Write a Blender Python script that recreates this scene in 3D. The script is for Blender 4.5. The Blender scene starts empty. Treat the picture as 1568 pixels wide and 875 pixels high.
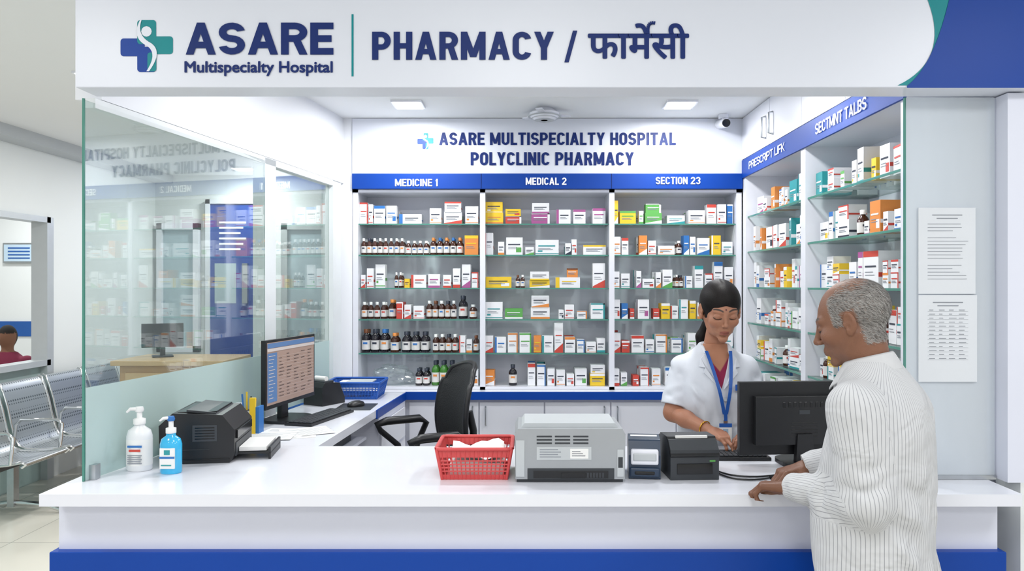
import bpy, math, random
import numpy as np
from mathutils import Vector, Matrix
from mathutils import noise as mn
random.seed(7); np.random.seed(7)
sc=bpy.context.scene
COL=bpy.context.collection
try: sc.view_settings.view_transform='Standard'
except Exception as e: print(e)

# ------------------------------------------------------------------ helpers
def C(h):
    h=h.lstrip('#'); r=[int(h[i:i+2],16)/255 for i in (0,2,4)]
    return tuple([(c/12.92 if c<=0.04045 else ((c+0.055)/1.055)**2.4) for c in r])
MATS={}
def mat(name,col='#ffffff',rough=.5,metal=0,emis=0,var=.04,scale=12,bump=0,coat=0,spec=.5,ecol=None):
    if name in MATS: return MATS[name]
    m=bpy.data.materials.new(name); m.use_nodes=True; nt=m.node_tree; b=nt.nodes['Principled BSDF']
    c=C(col) if isinstance(col,str) else col
    tc=nt.nodes.new('ShaderNodeTexCoord'); nz=nt.nodes.new('ShaderNodeTexNoise'); nz.inputs['Scale'].default_value=scale
    nz.inputs['Detail'].default_value=4
    nt.links.new(tc.outputs['Object'],nz.inputs['Vector'])
    mx=nt.nodes.new('ShaderNodeMix'); mx.data_type='RGBA'
    mx.inputs[6].default_value=(*[x*(1-var) for x in c],1); mx.inputs[7].default_value=(*[min(1,x*(1+var)) for x in c],1)
    nt.links.new(nz.outputs['Fac'],mx.inputs[0]); nt.links.new(mx.outputs[2],b.inputs['Base Color'])
    b.inputs['Roughness'].default_value=rough; b.inputs['Metallic'].default_value=metal
    b.inputs['Specular IOR Level'].default_value=spec
    if coat: b.inputs['Coat Weight'].default_value=coat
    if emis:
        b.inputs['Emission Color'].default_value=(*(C(ecol) if ecol else c),1); b.inputs['Emission Strength'].default_value=emis
    if bump:
        bp=nt.nodes.new('ShaderNodeBump'); bp.inputs['Strength'].default_value=bump; bp.inputs['Distance'].default_value=.01
        nt.links.new(nz.outputs['Fac'],bp.inputs['Height']); nt.links.new(bp.outputs['Normal'],b.inputs['Normal'])
    m.diffuse_color=(*c,1)
    MATS[name]=m; return m
def glassmat(name,tint='#e6f4f0',base=.04,gain=.6,diff=0,dcol='#d5e4e4',rough=.0,power=4.5):
    m=bpy.data.materials.new(name); m.use_nodes=True; nt=m.node_tree
    for n in list(nt.nodes):
        if n.type!='OUTPUT_MATERIAL': nt.nodes.remove(n)
    out=[n for n in nt.nodes if n.type=='OUTPUT_MATERIAL'][0]
    tr=nt.nodes.new('ShaderNodeBsdfTransparent'); tr.inputs[0].default_value=(*C(tint),1)
    gl=nt.nodes.new('ShaderNodeBsdfGlossy'); gl.inputs['Roughness'].default_value=rough
    lw=nt.nodes.new('ShaderNodeLayerWeight'); lw.inputs['Blend'].default_value=.5
    pw=nt.nodes.new('ShaderNodeMath'); pw.operation='POWER'; pw.inputs[1].default_value=power; nt.links.new(lw.outputs['Facing'],pw.inputs[0])
    ad=nt.nodes.new('ShaderNodeMath'); ad.operation='MULTIPLY_ADD'; ad.use_clamp=True; ad.inputs[1].default_value=gain; ad.inputs[2].default_value=base
    nt.links.new(pw.outputs[0],ad.inputs[0])
    mx=nt.nodes.new('ShaderNodeMixShader'); nt.links.new(ad.outputs[0],mx.inputs[0])
    last=tr
    if diff:
        df=nt.nodes.new('ShaderNodeBsdfDiffuse'); df.inputs[0].default_value=(*C(dcol),1)
        nz=nt.nodes.new('ShaderNodeTexNoise'); nz.inputs['Scale'].default_value=3
        m2=nt.nodes.new('ShaderNodeMixShader'); 
        mr=nt.nodes.new('ShaderNodeMapRange'); mr.inputs[3].default_value=max(0,diff-.04); mr.inputs[4].default_value=diff+.04
        nt.links.new(nz.outputs['Fac'],mr.inputs[0]); nt.links.new(mr.outputs[0],m2.inputs[0])
        nt.links.new(tr.outputs[0],m2.inputs[1]); nt.links.new(df.outputs[0],m2.inputs[2]); last=m2
    nt.links.new(last.outputs[0],mx.inputs[1]); nt.links.new(gl.outputs[0],mx.inputs[2]); nt.links.new(mx.outputs[0],out.inputs[0])
    MATS[name]=m; return m

class MB:
    def __init__(s): s.V=[];s.F=[];s.M=[];s.S=[];s.mats=[];s.T=Matrix.Identity(4)
    def mi(s,m):
        if m not in s.mats: s.mats.append(m)
        return s.mats.index(m)
    def add(s,vs,fs,m,smooth=False):
        o=len(s.V); T=s.T
        s.V+= [tuple(T@Vector(v)) for v in vs]; k=s.mi(m)
        for f in fs: s.F.append([o+i for i in f]); s.M.append(k); s.S.append(smooth)
    def box(s,x0,x1,y0,y1,z0,z1,m):
        v=[(x0,y0,z0),(x1,y0,z0),(x1,y1,z0),(x0,y1,z0),(x0,y0,z1),(x1,y0,z1),(x1,y1,z1),(x0,y1,z1)]
        s.add(v,[(0,3,2,1),(4,5,6,7),(0,1,5,4),(1,2,6,5),(2,3,7,6),(3,0,4,7)],m)
    def quad(s,a,b,c,d,m): s.add([a,b,c,d],[(0,1,2,3)],m)
    def prism(s,poly,z0,z1,m,plane='xy',smooth=False):
        n=len(poly)
        def P(p,h):
            if plane=='xy': return (p[0],p[1],h)
            if plane=='xz': return (p[0],h,p[1])
            return (h,p[0],p[1])
        v=[P(p,z0) for p in poly]+[P(p,z1) for p in poly]
        s.add(v,[list(range(n))[::-1],list(range(n,2*n))],m)
        s.add(v,[(i,(i+1)%n,n+(i+1)%n,n+i) for i in range(n)],m,smooth)
    def cyl(s,p0,p1,r0,r1,m,n=20,caps=True,smooth=True):
        p0=Vector(p0);p1=Vector(p1);d=(p1-p0).normalized()
        a=d.orthogonal().normalized(); b=d.cross(a)
        v=[]
        for p,r in((p0,r0),(p1,r1)):
            for i in range(n):
                t=2*math.pi*i/n; v.append(tuple(p+a*math.cos(t)*r+b*math.sin(t)*r))
        s.add(v,[(i,(i+1)%n,n+(i+1)%n,n+i) for i in range(n)],m,smooth)
        if caps: s.add(v,[list(range(n))[::-1],list(range(n,2*n))],m)
    def lathe(s,c,prof,m,n=24,smooth=True,sx=1,sy=1):
        v=[];k=len(prof)
        for r,z in prof:
            for i in range(n):
                t=2*math.pi*i/n; v.append((c[0]+r*math.cos(t)*sx,c[1]+r*math.sin(t)*sy,c[2]+z))
        f=[(j*n+i,j*n+(i+1)%n,(j+1)*n+(i+1)%n,(j+1)*n+i) for j in range(k-1) for i in range(n)]
        s.add(v,f,m,smooth); s.add(v,[list(range(n))[::-1],list(range((k-1)*n,k*n))],m)
    def tube(s,pts,r,m,n=8,closed=False):
        pts=[Vector(p) for p in pts];v=[];N=len(pts);pa=None
        for i,p in enumerate(pts):
            d=(pts[min(i+1,N-1)]-pts[max(i-1,0)]) if not closed else (pts[(i+1)%N]-pts[i-1])
            d.normalize()
            a=d.orthogonal().normalized() if pa is None else (pa-d*pa.dot(d)).normalized()
            pa=a;b=d.cross(a)
            rr=r[i] if isinstance(r,(list,tuple)) else r
            for k in range(n):
                t=2*math.pi*k/n; v.append(tuple(p+a*math.cos(t)*rr+b*math.sin(t)*rr))
        L=N if closed else N-1
        s.add(v,[(i*n+k,i*n+(k+1)%n,((i+1)%N)*n+(k+1)%n,((i+1)%N)*n+k) for i in range(L) for k in range(n)],m,True)
        if not closed: s.add(v,[list(range(n))[::-1],list(range((N-1)*n,N*n))],m)
    def build(s,name,parent=None,bevel=0,seg=2):
        me=bpy.data.meshes.new(name)
        V=np.array(s.V,dtype=float); c=np.array([(V[:,0].min()+V[:,0].max())/2,(V[:,1].min()+V[:,1].max())/2,V[:,2].min()])
        me.from_pydata((V-c).tolist(),[],s.F)
        for m in s.mats: me.materials.append(m)
        me.polygons.foreach_set('material_index',s.M); me.polygons.foreach_set('use_smooth',s.S); me.update()
        o=bpy.data.objects.new(name,me); COL.objects.link(o); o.location=c
        if parent: 
            o.parent=parent; o.matrix_parent_inverse=Matrix.Translation(-Vector(parent.location))
        if bevel:
            b=o.modifiers.new('bevel','BEVEL'); b.width=bevel; b.segments=seg; b.limit_method='ANGLE'; b.angle_limit=math.radians(50); b.harden_normals=False
        return o
def empty(name,loc=(0,0,0)):
    e=bpy.data.objects.new(name,None); e.location=loc; e.empty_display_size=.1; COL.objects.link(e); return e
def par(o,p):
    o.parent=p; o.matrix_parent_inverse=Matrix.Translation(-Vector(p.location))
def text(s,c,w,h,xa,ya,m,parent,bold=.02,name='lettering',off=.002):
    """outline text from the built-in font; emboldened by slightly shifted copies"""
    cu=bpy.data.curves.new('tmp','FONT'); cu.body=s; cu.resolution_u=4
    o=bpy.data.objects.new('tmp',cu); COL.objects.link(o)
    dg=bpy.context.evaluated_depsgraph_get(); dg.update()
    me=bpy.data.meshes.new_from_object(o.evaluated_get(dg)); bpy.data.objects.remove(o)
    n=len(me.vertices)
    V=np.zeros(n*3); me.vertices.foreach_get('co',V); V=V.reshape(-1,3)
    F=[list(p.vertices) for p in me.polygons]
    allV=[];allF=[]
    for k,(dx,dy) in enumerate(((0,0),(1,0),(-1,0),(0,1),(0,-1),(.7,.7),(-.7,-.7),(.7,-.7),(-.7,.7))):
        W=V.copy(); W[:,0]+=dx*bold; W[:,1]+=dy*bold; W[:,2]=k
        allF+=[[i+k*n for i in f] for f in F]; allV.append(W)
    V=np.concatenate(allV); kz=V[:,2].copy(); V[:,2]=0
    lo=V.min(0);hi=V.max(0); L=(V-(lo+hi)/2)/(np.maximum(hi-lo,1e-6))
    if h is None: h=w*(hi-lo)[1]/(hi-lo)[0]
    xa=np.array(xa,float);ya=np.array(ya,float);nn=np.cross(xa,ya)
    W=L[:,[0]]*w*xa+L[:,[1]]*h*ya+nn*(off+kz[:,None]*.00004)
    m2=bpy.data.meshes.new(name); m2.from_pydata(W.tolist(),[],allF); m2.materials.append(m); m2.update()
    ob=bpy.data.objects.new(name,m2); ob.location=c; COL.objects.link(ob)
    if parent: par(ob,parent)
    return ob
# ---- bold condensed capital letters made of strokes
def glyph(ch,W,t):
    u=t*.84; Q=[]
    def bar(x0,x1,y0,y1): Q.append([(x0,y0),(x1,y0),(x1,y1),(x0,y1)])
    def sl(xa,ya,xb,yb,tx=t):
        q=[(xa,ya),(xa+tx,ya),(xb+tx,yb),(xb,yb)]; Q.append(q if yb>ya else q[::-1])
    def arc(cx,cy,rx,ry,a0,a1,n=14):
        for i in range(n):
            p=[]
            for a in (a0+(a1-a0)*i/n,a0+(a1-a0)*(i+1)/n):
                r=math.radians(a); p.append(((cx+rx*math.cos(r),cy+ry*math.sin(r)),(cx+(rx-t)*math.cos(r),cy+(ry-u)*math.sin(r))))
            q=[p[0][1],p[0][0],p[1][0],p[1][1]]; Q.append(q if a1>a0 else q[::-1])
    R=(.5+u/2)/2; c=.30; w=W
    if ch=='A': w=W*1.14; sl(0,0,w/2-t/2,1); sl(w-t,0,w/2-t/2,1); bar(w*.2,w*.8,.20,.20+u)
    elif ch in'S': arc(W/2,1-R,W/2,R,12,270); arc(W/2,R,W/2,R,90,-168)
    elif ch=='3': arc(W/2,1-R,W/2,R,165,-90); arc(W/2,R,W/2,R,90,-165)
    elif ch=='2': arc(W/2,.70,W/2,.30,170,-20); sl(0,u*.9,W-t*1.15,.62,t*1.15); bar(0,W,0,u)
    elif ch in'RP':
        y0=.40 if ch=='R' else .36; ry=(1-y0)/2; rx=W*.5; bar(0,t,0,1); bar(0,W-rx,1-u,1); bar(0,W-rx,y0,y0+u); arc(W-rx,1-ry,rx,ry,-90,90)
        if ch=='R': sl(W-t*1.02,0,W*.42,y0+u*.4,t*1.05)
    elif ch=='B':
        for y0,y1 in((0,.5+u/2),(.5-u/2,1)): ry=(y1-y0)/2; rx=W*.48; bar(0,W-rx,y1-u,y1); bar(0,W-rx,y0,y0+u); arc(W-rx,(y0+y1)/2,rx,ry,-90,90)
        bar(0,t,0,1)
    elif ch=='E': w=W*.88; bar(0,t,0,1); bar(0,w,0,u); bar(0,w,1-u,1); bar(0,w*.92,.5-u/2,.5+u/2)
    elif ch=='F': w=W*.85; bar(0,t,0,1); bar(0,w,1-u,1); bar(0,w*.9,.48-u/2,.48+u/2)
    elif ch=='L': w=W*.82; bar(0,t,0,1); bar(0,w,0,u)
    elif ch=='T': w=W*.98; bar(w/2-t/2,w/2+t/2,0,1); bar(0,w,1-u,1)
    elif ch=='I': w=t; bar(0,t,0,1)
    elif ch=='1': w=t*1.7; bar(w-t,w,0,1); sl(0,.70,w-t,.95,t*.9)
    elif ch=='H': bar(0,t,0,1); bar(W-t,W,0,1); bar(0,W,.5-u/2,.5+u/2)
    elif ch=='M': w=W*1.32; bar(0,t,0,1); bar(w-t,w,0,1); sl(w/2-t/2,.10,0,1); sl(w/2-t/2,.10,w-t,1)
    elif ch=='N': w=W*1.02; bar(0,t,0,1); bar(w-t,w,0,1); sl(w-t,0,0,1)
    elif ch=='K': sl(t*.6,.38,W-t*1.1,1,t*1.1); sl(W-t*1.05,0,t*1.1,.56,t*1.1); bar(0,t,0,1)
    elif ch=='Y': w=W*1.05; sl(w/2-t/2,.42,0,1); sl(w/2-t/2,.42,w-t,1); bar(w/2-t/2,w/2+t/2,0,.45)
    elif ch=='U': bar(0,t,c,1); bar(W-t,W,c,1); arc(W/2,c,W/2,c,180,360)
    elif ch in'COG':
        arc(W/2,1-c,W/2,c,12 if ch!='O' else 0,180); bar(0,t,c,1-c); arc(W/2,c,W/2,c,180,348 if ch!='O' else 360)
        if ch=='O': bar(W-t,W,c,1-c)
    elif ch=='D': bar(0,t,0,1); bar(0,W*.5,0,u); bar(0,W*.5,1-u,1); arc(W*.5,1-c,W*.5,c,0,90); arc(W*.5,c,W*.5,c,270,360); bar(W-t,W,c,1-c)
    elif ch=='/': w=W*.62; sl(0,-.04,w-t*.8,1.04,t*.8)
    elif ch==' ': w=W*.40
    return w,Q
def ptext(s,c,w,h,t,xa,ya,m,parent,off=.002,name='lettering',gp=.5):
    def lay(W):
        x=0;out=[]; gap=t*gp
        for ch in s:
            gw,Q=glyph(ch,W,t); out+=[[(a+x,b) for a,b in q] for q in Q]; x+=gw+gap
        return x-gap,out
    lo,hi=.1,3
    for _ in range(30):
        mid=(lo+hi)/2
        if lay(mid)[0]<w/h: lo=mid
        else: hi=mid
    tot,Q=lay(lo); V=[];F=[]
    xa=np.array(xa,float);ya=np.array(ya,float);nn=np.cross(xa,ya)
    for k,q in enumerate(Q):
        o=len(V)
        for a,b in q: V.append(tuple((a-tot/2)*h*xa+(b-.5)*h*ya+nn*(off+.00003*(k%17))))
        F.append([o,o+1,o+2,o+3])
    me=bpy.data.meshes.new(name); me.from_pydata(V,[],F); me.materials.append(m); me.update()
    ob=bpy.data.objects.new(name,me); ob.location=c; COL.objects.link(ob)
    if parent: par(ob,parent)
    return ob
def area(name,loc,rot,sx,sy,power,parent=None,col=(1,1,1)):
    l=bpy.data.lights.new(name,'AREA'); l.shape='RECTANGLE'; l.size=sx; l.size_y=sy; l.energy=power; l.color=col
    o=bpy.data.objects.new(name,l); o.location=loc; o.rotation_euler=rot; COL.objects.link(o)
    if parent: par(o,parent)
    return o
XA,ZA=(1,0,0),(0,0,1)

# ------------------------------------------------------------------ materials
WALL=mat('wall_paint_white','#eaecf1',.6,var=.02,scale=3)
WHALL=mat('wall_paint_hall','#e6eaea',.6,var=.02,scale=2)
CEIL=mat('ceiling_paint','#e9ebec',.8,var=.02,scale=2)
LAM=mat('white_laminate','#e4e6ee',.22,var=.015,scale=4,coat=.2)
LAM2=mat('white_laminate_matt','#dcdfec',.4,var=.02,scale=4)
SHELFB=mat('shelf_back_panel','#e2e3ee',.6,var=.03,scale=4)
BLUE=mat('royal_blue_laminate','#003f9c',.4,var=.04,scale=4,spec=.3)
BLUED=mat('deep_blue_sign','#003c96',.45,var=.03,scale=2,spec=.3)
NAVY=mat('navy_letters','#0c2768',.5,spec=.3)
TEAL=mat('teal_vinyl','#0a878c',.45,spec=.3)
SIGNW=mat('sign_white','#dde1eb',.35,var=.015,scale=2)
WTXT=mat('white_letters','#f4f7ff',.5,emis=.15)
BLACK=mat('black_plastic','#17181b',.38,var=.1)
BLACK2=mat('black_gloss','#0c0d10',.15)
DGREY=mat('dark_grey_plastic','#33373c',.45)
GREY=mat('printer_grey','#9ea2a6',.45)
LGREY=mat('light_grey_plastic','#bcc1c4',.45)
STEEL=mat('brushed_steel','#b9bdc0',.28,1,var=.1,scale=30)
CHROME=mat('chrome','#d8dadc',.12,1)
PAPER=mat('paper','#ebebe9',.8,var=.01)
INK=mat('ink_grey','#8b9098',.8)
INKD=mat('ink_dark','#3c4250',.8)
LEDGE=mat('glass_edge_green','#4d8a7c',.15)
GSHELF=glassmat('shelf_glass','#f3faf7',.02,.35)
GLASS=glassmat('partition_glass','#f2f8f6',.06,1.25,diff=.05,dcol='#e4eeee',power=3.0)
GLASSR=glassmat('side_glass','#f0f5f7',.03,.5,diff=.5,dcol='#e9eef4')
FROST=glassmat('frosted_film','#d8e8e8',.02,.3,diff=.66,dcol='#cfe2e1',rough=.3)

# ------------------------------------------------------------------ hall shell
fm=bpy.data.materials.new('floor_tiles'); fm.use_nodes=True; nt=fm.node_tree; b=nt.nodes['Principled BSDF']
tc=nt.nodes.new('ShaderNodeTexCoord'); br=nt.nodes.new('ShaderNodeTexBrick'); br.offset=0
br.inputs['Scale'].default_value=1; br.inputs['Brick Width'].default_value=.6; br.inputs['Row Height'].default_value=.6; br.inputs['Mortar Size'].default_value=.003
br.inputs['Color1'].default_value=(*C('#e0ddd2'),1); br.inputs['Color2'].default_value=(*C('#dad7cb'),1); br.inputs['Mortar'].default_value=(*C('#a9a9a0'),1)
nt.links.new(tc.outputs['Object'],br.inputs['Vector']); nt.links.new(br.outputs['Color'],b.inputs['Base Color']); b.inputs['Roughness'].default_value=.18
g=MB(); g.box(-8,3.6,-3,9.3,-.05,0,fm); g.build('floor')
g=MB(); g.box(-8,3.6,-3,9.3,2.95,3.0,CEIL); g.build('ceiling')
g=MB(); g.box(-4.3,-4.2,-1,9,2.28,2.95,WHALL); g.box(-4.3,-4.2,6.6,9,0,2.28,WHALL); g.build('wall_left')
g=MB(); g.box(-4.2,-4.0,-1,9,2.86,2.95,mat('cove_grey','#b9bec2',.6)); g.build('trim_1')
g=MB(); g.box(-4.2,-1.2,8.5,8.6,0,2.95,WHALL); g.build('wall_back_hall')
g=MB(); g.box(-8,-4.2,9,9.1,0,2.95,WHALL); g.box(-8,-7.9,2,9,0,2.95,WHALL); g.build('wall_back_annex')
BLS=mat('blue_stripe_paint','#1d56a0',.5)
g=MB(); g.box(-7.6,-4.9,8.985,9,1.09,1.27,BLS); g.build('trim_2')
g=MB()
g.box(-4.32,-4.18,6.55,6.64,0,2.3,mat('alu_frame','#c3c8ca',.35,.3))
g.box(-4.32,-4.18,2.5,6.6,2.25,2.3,MATS['alu_frame']); g.box(-4.32,-4.18,2.5,6.6,1.0,1.05,MATS['alu_frame'])
g.box(-4.26,-4.24,2.5,6.55,0,1.0,FROST); g.build('window_1')
g=MB(); g.box(-3.55,-2.93,8.44,8.498,0,2.62,BLUED); g.box(-3.60,-3.55,8.42,8.498,0,2.67,LAM); g.box(-2.93,-2.88,8.42,8.498,0,2.67,LAM)
g.box(-3.60,-2.88,8.42,8.498,2.62,2.67,LAM); g.box(-3.18,-3.12,8.4,8.44,1.5,1.95,STEEL); g.box(-3.50,-3.26,8.436,8.44,1.5,1.95,mat('pane_grey','#a9bcc4',.1))
for i in range(6): g.box(-3.45,-3.15-.03*(i%3),8.436,8.44,2.4-i*.06,2.42-i*.06,WTXT)
g.build('door_1')
g=MB(); 
for x in (-4.15,-3.74): g.box(x,x+.06,8.42,8.498,.95,2.4,LAM)
g.box(-4.15,-3.68,8.42,8.498,2.33,2.4,LAM); g.box(-4.15,-3.68,8.42,8.498,.95,1.02,LAM); g.box(-4.1,-3.7,8.46,8.498,1.02,2.33,MATS['pane_grey']); g.build('window_2')
g=MB(); 
for x in (-2.75,-2.2,-1.65): g.box(x,x+.07,8.42,8.498,0,2.4,mat('alu_frame'))
g.box(-2.75,-1.58,8.42,8.498,2.33,2.4,MATS['alu_frame']); g.box(-2.7,-1.65,8.46,8.498,0,2.33,MATS['pane_grey']); g.box(-2.68,-2.2,8.455,8.46,.0,.9,BLS);g.build('window_3')
g=MB(); g.box(-6.25,-5.82,8.96,8.998,1.97,2.21,STEEL); g.box(-6.23,-5.84,8.95,8.962,1.99,2.19,mat('sign_pale_blue','#bcd3e4',.5))
for i in range(4): g.box(-6.18,-5.92,8.946,8.951,2.14-i*.04,2.155-i*.04,BLS)
g.build('wall_sign')
WOOD=mat('wood_veneer','#c09a6e',.4,var=.15,scale=6)
g=MB(); g.box(-3.25,-2.45,6.0,6.5,0,1.06,WOOD); g.box(-3.3,-2.4,5.95,6.55,1.06,1.10,mat('wood_top','#d0b084',.3)); g.box(-3.2,-2.5,5.985,6,.2,1.0,MATS['wood_top']); g.build('reception_desk',bevel=.005)
g=MB(); g.T=Matrix.Translation((-3.05,6.3,1.101))@Matrix.Rotation(.5,4,'Z'); g.box(-.16,.16,0,.03,.08,.28,BLACK); g.box(-.02,.02,.0,.03,0,.1,BLACK); g.box(-.08,.08,-.07,.09,0,.012,BLACK); g.build('desktop_monitor',bevel=.004)

# ------------------------------------------------------------------ pharmacy shell
A=(-1.46,2.48);B=(-1.13,4.67)
def lx(y): return A[0]+(y-A[1])*(B[0]-A[0])/(B[1]-A[1])
def strip(g,y0,y1,z0,z1,m,t0=-.08,t1=0):
    g.prism([(lx(y0)+t0,y0),(lx(y0)+t1,y0),(lx(y1)+t1,y1),(lx(y1)+t0,y1)],z0,z1,m)
g=MB(); g.box(-1.25,1.72,4.97,5.07,0,2.95,WALL); g.build('wall_back')
g=MB(); g.box(1.705,1.80,2.6,4.97,0,2.95,WALL); g.build('wall_right')
g=MB(); strip(g,2.56,4.67,2.335,2.95,WALL,-.09,.0); g.build('wall_left_bulkhead')
g=MB(); g.box(-1.27,-1.08,4.66,4.97,0,2.95,WALL); g.build('wall_left_corner')
g=MB(); strip(g,2.53,4.62,0,1.01,WALL,-.09,-.03); g.build('wall_left_lower')
g=MB(); g.box(-1.45,1.70,2.56,4.97,2.74,2.80,CEIL); g.build('ceiling_pharmacy')
g=MB(); g.box(1.575,1.63,2.45,2.56,1.055,2.33,LAM2); g.box(1.63,3.6,2.47,2.6,0,2.33,WHALL); g.build('wall_right_front')
g=MB(); g.box(1.655,2.2,2.45,2.468,1.57,2.30,PAPER); g.box(1.665,2.19,2.447,2.45,2.16,2.29,TEAL); g.box(1.665,2.19,2.447,2.45,1.585,1.60,BLUED)
for i in range(9): g.box(1.70,2.1,2.447,2.45,2.10-i*.05,2.115-i*.05,INK)
g.build('wall_poster')

# ------------------------------------------------------------------ header fascia
Yf=2.40;s=478.3
def fx(px): return (px-805)/s
def fz(py): return 1.70+(437.5-py)/s
g=MB(); g.box(fx(115),3.6,Yf,Yf+.12,2.335,2.948,SIGNW)
fas=g.build('header_signboard',bevel=.003)
g=MB()
def flat(poly,m,d): g.add([(fx(a),Yf-d,fz(b_)) for a,b_ in poly],[list(range(len(poly)))[::-1]] ,m)
def arc(p0,p1,p2,n=16): return [((1-t)**2*p0[0]+2*t*(1-t)*p1[0]+t*t*p2[0],(1-t)**2*p0[1]+2*t*(1-t)*p1[1]+t*t*p2[1]) for t in [i/n for i in range(n+1)]]
e1=arc((1374,131),(1474,84),(1398,-45),20)
flat(e1+[(1600,-45),(1600,131)],TEAL,.0015)
e2=arc((1388,132),(1440,92),(1464,-60),20)
flat(e2+[(2140,-60),(2140,135),(1388,135)],BLUED,.003)
o=g.build('swoosh',fas)
g=MB()
def rr(cx,cy,w,h,r,n=6):
    out=[]
    for sx,sy,a0 in((1,1,0),(-1,1,90),(-1,-1,180),(1,-1,270)):
        for i in range(n+1):
            t=math.radians(a0+90*i/n); out.append((cx+sx*(w/2-r)+r*math.cos(t),cy+sy*(h/2-r)+r*math.sin(t)))
    return out
def logo(g,cx,cz,S,y,d=.001):
    def fl(poly,m,dd): g.add([(cx+a*S,y-dd,cz+b_*S) for a,b_ in poly],[list(range(len(poly)))],m)
    fl(rr(-.27,-.02,.46,.34,.06),BLUED,d); fl(rr(.27,.02,.46,.34,.06),TEAL,d); fl(rr(0,.27,.36,.46,.06),TEAL,d*1.2); fl(rr(-.0,-.25,.36,.48,.06),BLUED,d*1.2)
    fl(rr(.1,-.3,.17,.36,.05),TEAL,d*1.6)
    fl([(.1*math.cos(t*.5236),.28+.1*math.sin(t*.5236)) for t in range(12)],SIGNW,d*2.4)
    L=arc((-.12,.5),(-.30,.15),(.02,.0),10)+arc((.02,.0),(.22,-.15),(.0,-.48),10)
    R=arc((.05,-.48),(.32,-.12),(.10,.05),10)+arc((.10,.05),(-.2,.2),(-.09,.5),10)
    n=len(L)
    for i in range(n-1):
        a,b_=L[i],L[i+1]; c_,d_=R[n-1-i],R[n-2-i]
        fl([a,b_,d_,c_],SIGNW,d*2.8)
logo(g,fx(225),fz(71),.168,Yf,.0012)
g.box(fx(538.5),fx(541.5),Yf-.002,Yf,fz(117),fz(22),TEAL)
g.build('logo',fas)
def fp(s_,x0,x1,y0,y1,m,t,gp=.5): return ptext(s_,(fx((x0+x1)/2),Yf,fz((y0+y1)/2)),fx(x1)-fx(x0),(y1-y0)/s,t,XA,ZA,m,fas,off=.003,gp=gp)
def ft(s_,x0,x1,y0,y1,m,bold): return text(s_,(fx((x0+x1)/2),Yf,fz((y0+y1)/2)),fx(x1)-fx(x0),(y1-y0)/s,XA,ZA,m,fas,bold,off=.003)
fp('ASARE',285,511,35,84,NAVY,.245,.36); ft('Multispecialty Hospital',283,510,94,117,NAVY,.03)
fp('PHARMACY',570,848,49,92,NAVY,.225,.44); fp('/',864,884,49,94,NAVY,.19); ft('फामेसी',900,1055,36,91,NAVY,.022)
g=MB(); pts=arc((992,52),(990,32),(1003,36),8)
for i in range(8):
    a,b_=pts[i],pts[i+1]; dx,dy=b_[0]-a[0],b_[1]-a[1]; L=math.hypot(dx,dy); nx,ny=-dy/L*2.6,dx/L*2.6
    g.add([(fx(q[0]),Yf-.0038,fz(q[1])) for q in ((a[0]+nx,a[1]+ny),(b_[0]+nx,b_[1]+ny),(b_[0]-nx,b_[1]-ny),(a[0]-nx,a[1]-ny))],[(0,1,2,3)],NAVY)
g.build('reph_mark',fas)

# ------------------------------------------------------------------ counters
ix=lambda y:-.84+(y-3.03)*(.11/1.54)
g=MB()
g.prism([(-1.514,2.33),(1.545,2.33),(1.545,2.645),(1.335,2.645),(1.335,3.03),(-1.514,3.03)],1.012,1.05,LAM)
g.box(-1.514,1.53,2.43,2.50,.84,1.012,LAM2); g.box(-1.526,1.54,2.40,2.50,.60,.845,BLUE); g.box(-1.5,1.53,2.42,2.50,0,.60,LAM2)
g.box(-1.50,1.53,2.50,2.52,0,1.012,LAM2)
for x in(-.5,.3,1.2): g.box(x,x+.02,2.52,3.0,0,1.012,LAM2)
g.build('reception_counter',bevel=.003)
g=MB()
g.prism([(lx(3.031)+.004,3.031),(ix(3.031),3.031),(ix(4.545),4.545),(lx(4.545)+.004,4.545)],1.012,1.05,LAM)
g.prism([(lx(3.95)+.03,3.95),(ix(3.95),3.95),(ix(4.545),4.545),(lx(4.545)+.03,4.545)],0.0,1.012,LAM2)
g.prism([(ix(3.9)-.002,3.9),(ix(3.9)+.006,3.9),(ix(4.545)+.006,4.545),(ix(4.545)-.002,4.545)],1.005,1.0503,BLUE)
g.prism([(ix(3.97)+.002,3.97),(ix(3.97)+.012,3.97),(ix(4.5)+.012,4.5),(ix(4.5)+.002,4.5)],.80,.97,LAM)
g.prism([(ix(3.97)+.002,3.97),(ix(3.97)+.012,3.97),(ix(4.5)+.012,4.5),(ix(4.5)+.002,4.5)],.2,.78,LAM)
g.prism([(ix(3.1)-.40,3.1),(ix(3.1)-.05,3.1),(ix(3.9)-.05,3.9),(ix(3.9)-.40,3.9)],.90,.915,LAM2)
g.prism([(ix(3.2)-.30,3.2),(ix(3.2)-.10,3.2),(ix(3.8)-.10,3.8),(ix(3.8)-.30,3.8)],.915,.945,DGREY)
g.box(-1.3,-.84,3.08,3.1,0,1.01,LAM2)
g.build('side_desk',bevel=.002)
g=MB()
g.prism([(lx(4.56)+.005,4.56),(1.335,4.56),(1.335,4.665),(-1.075,4.665)],1.012,1.05,LAM)
g.box(ix(4.57),1.335,4.548,4.56,1.005,1.053,BLUE); g.box(-.75,1.335,4.60,4.665,.08,1.01,LAM2); g.box(-.75,1.335,4.64,4.665,0,.08,DGREY)
xs=[-.715,-.285,.115,.52,.92,1.33]
for i in range(5):
    g.box(xs[i]+.004,xs[i+1]-.004,4.582,4.60,.10,.985,LAM)
    hx=xs[i+1]-.04 if i%2==0 else xs[i]+.04
    g.tube([(hx,4.582,.96),(hx,4.56,.955),(hx,4.56,.85),(hx,4.582,.845)],.005,STEEL)
g.build('base_cabinet',bevel=.003)

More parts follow.
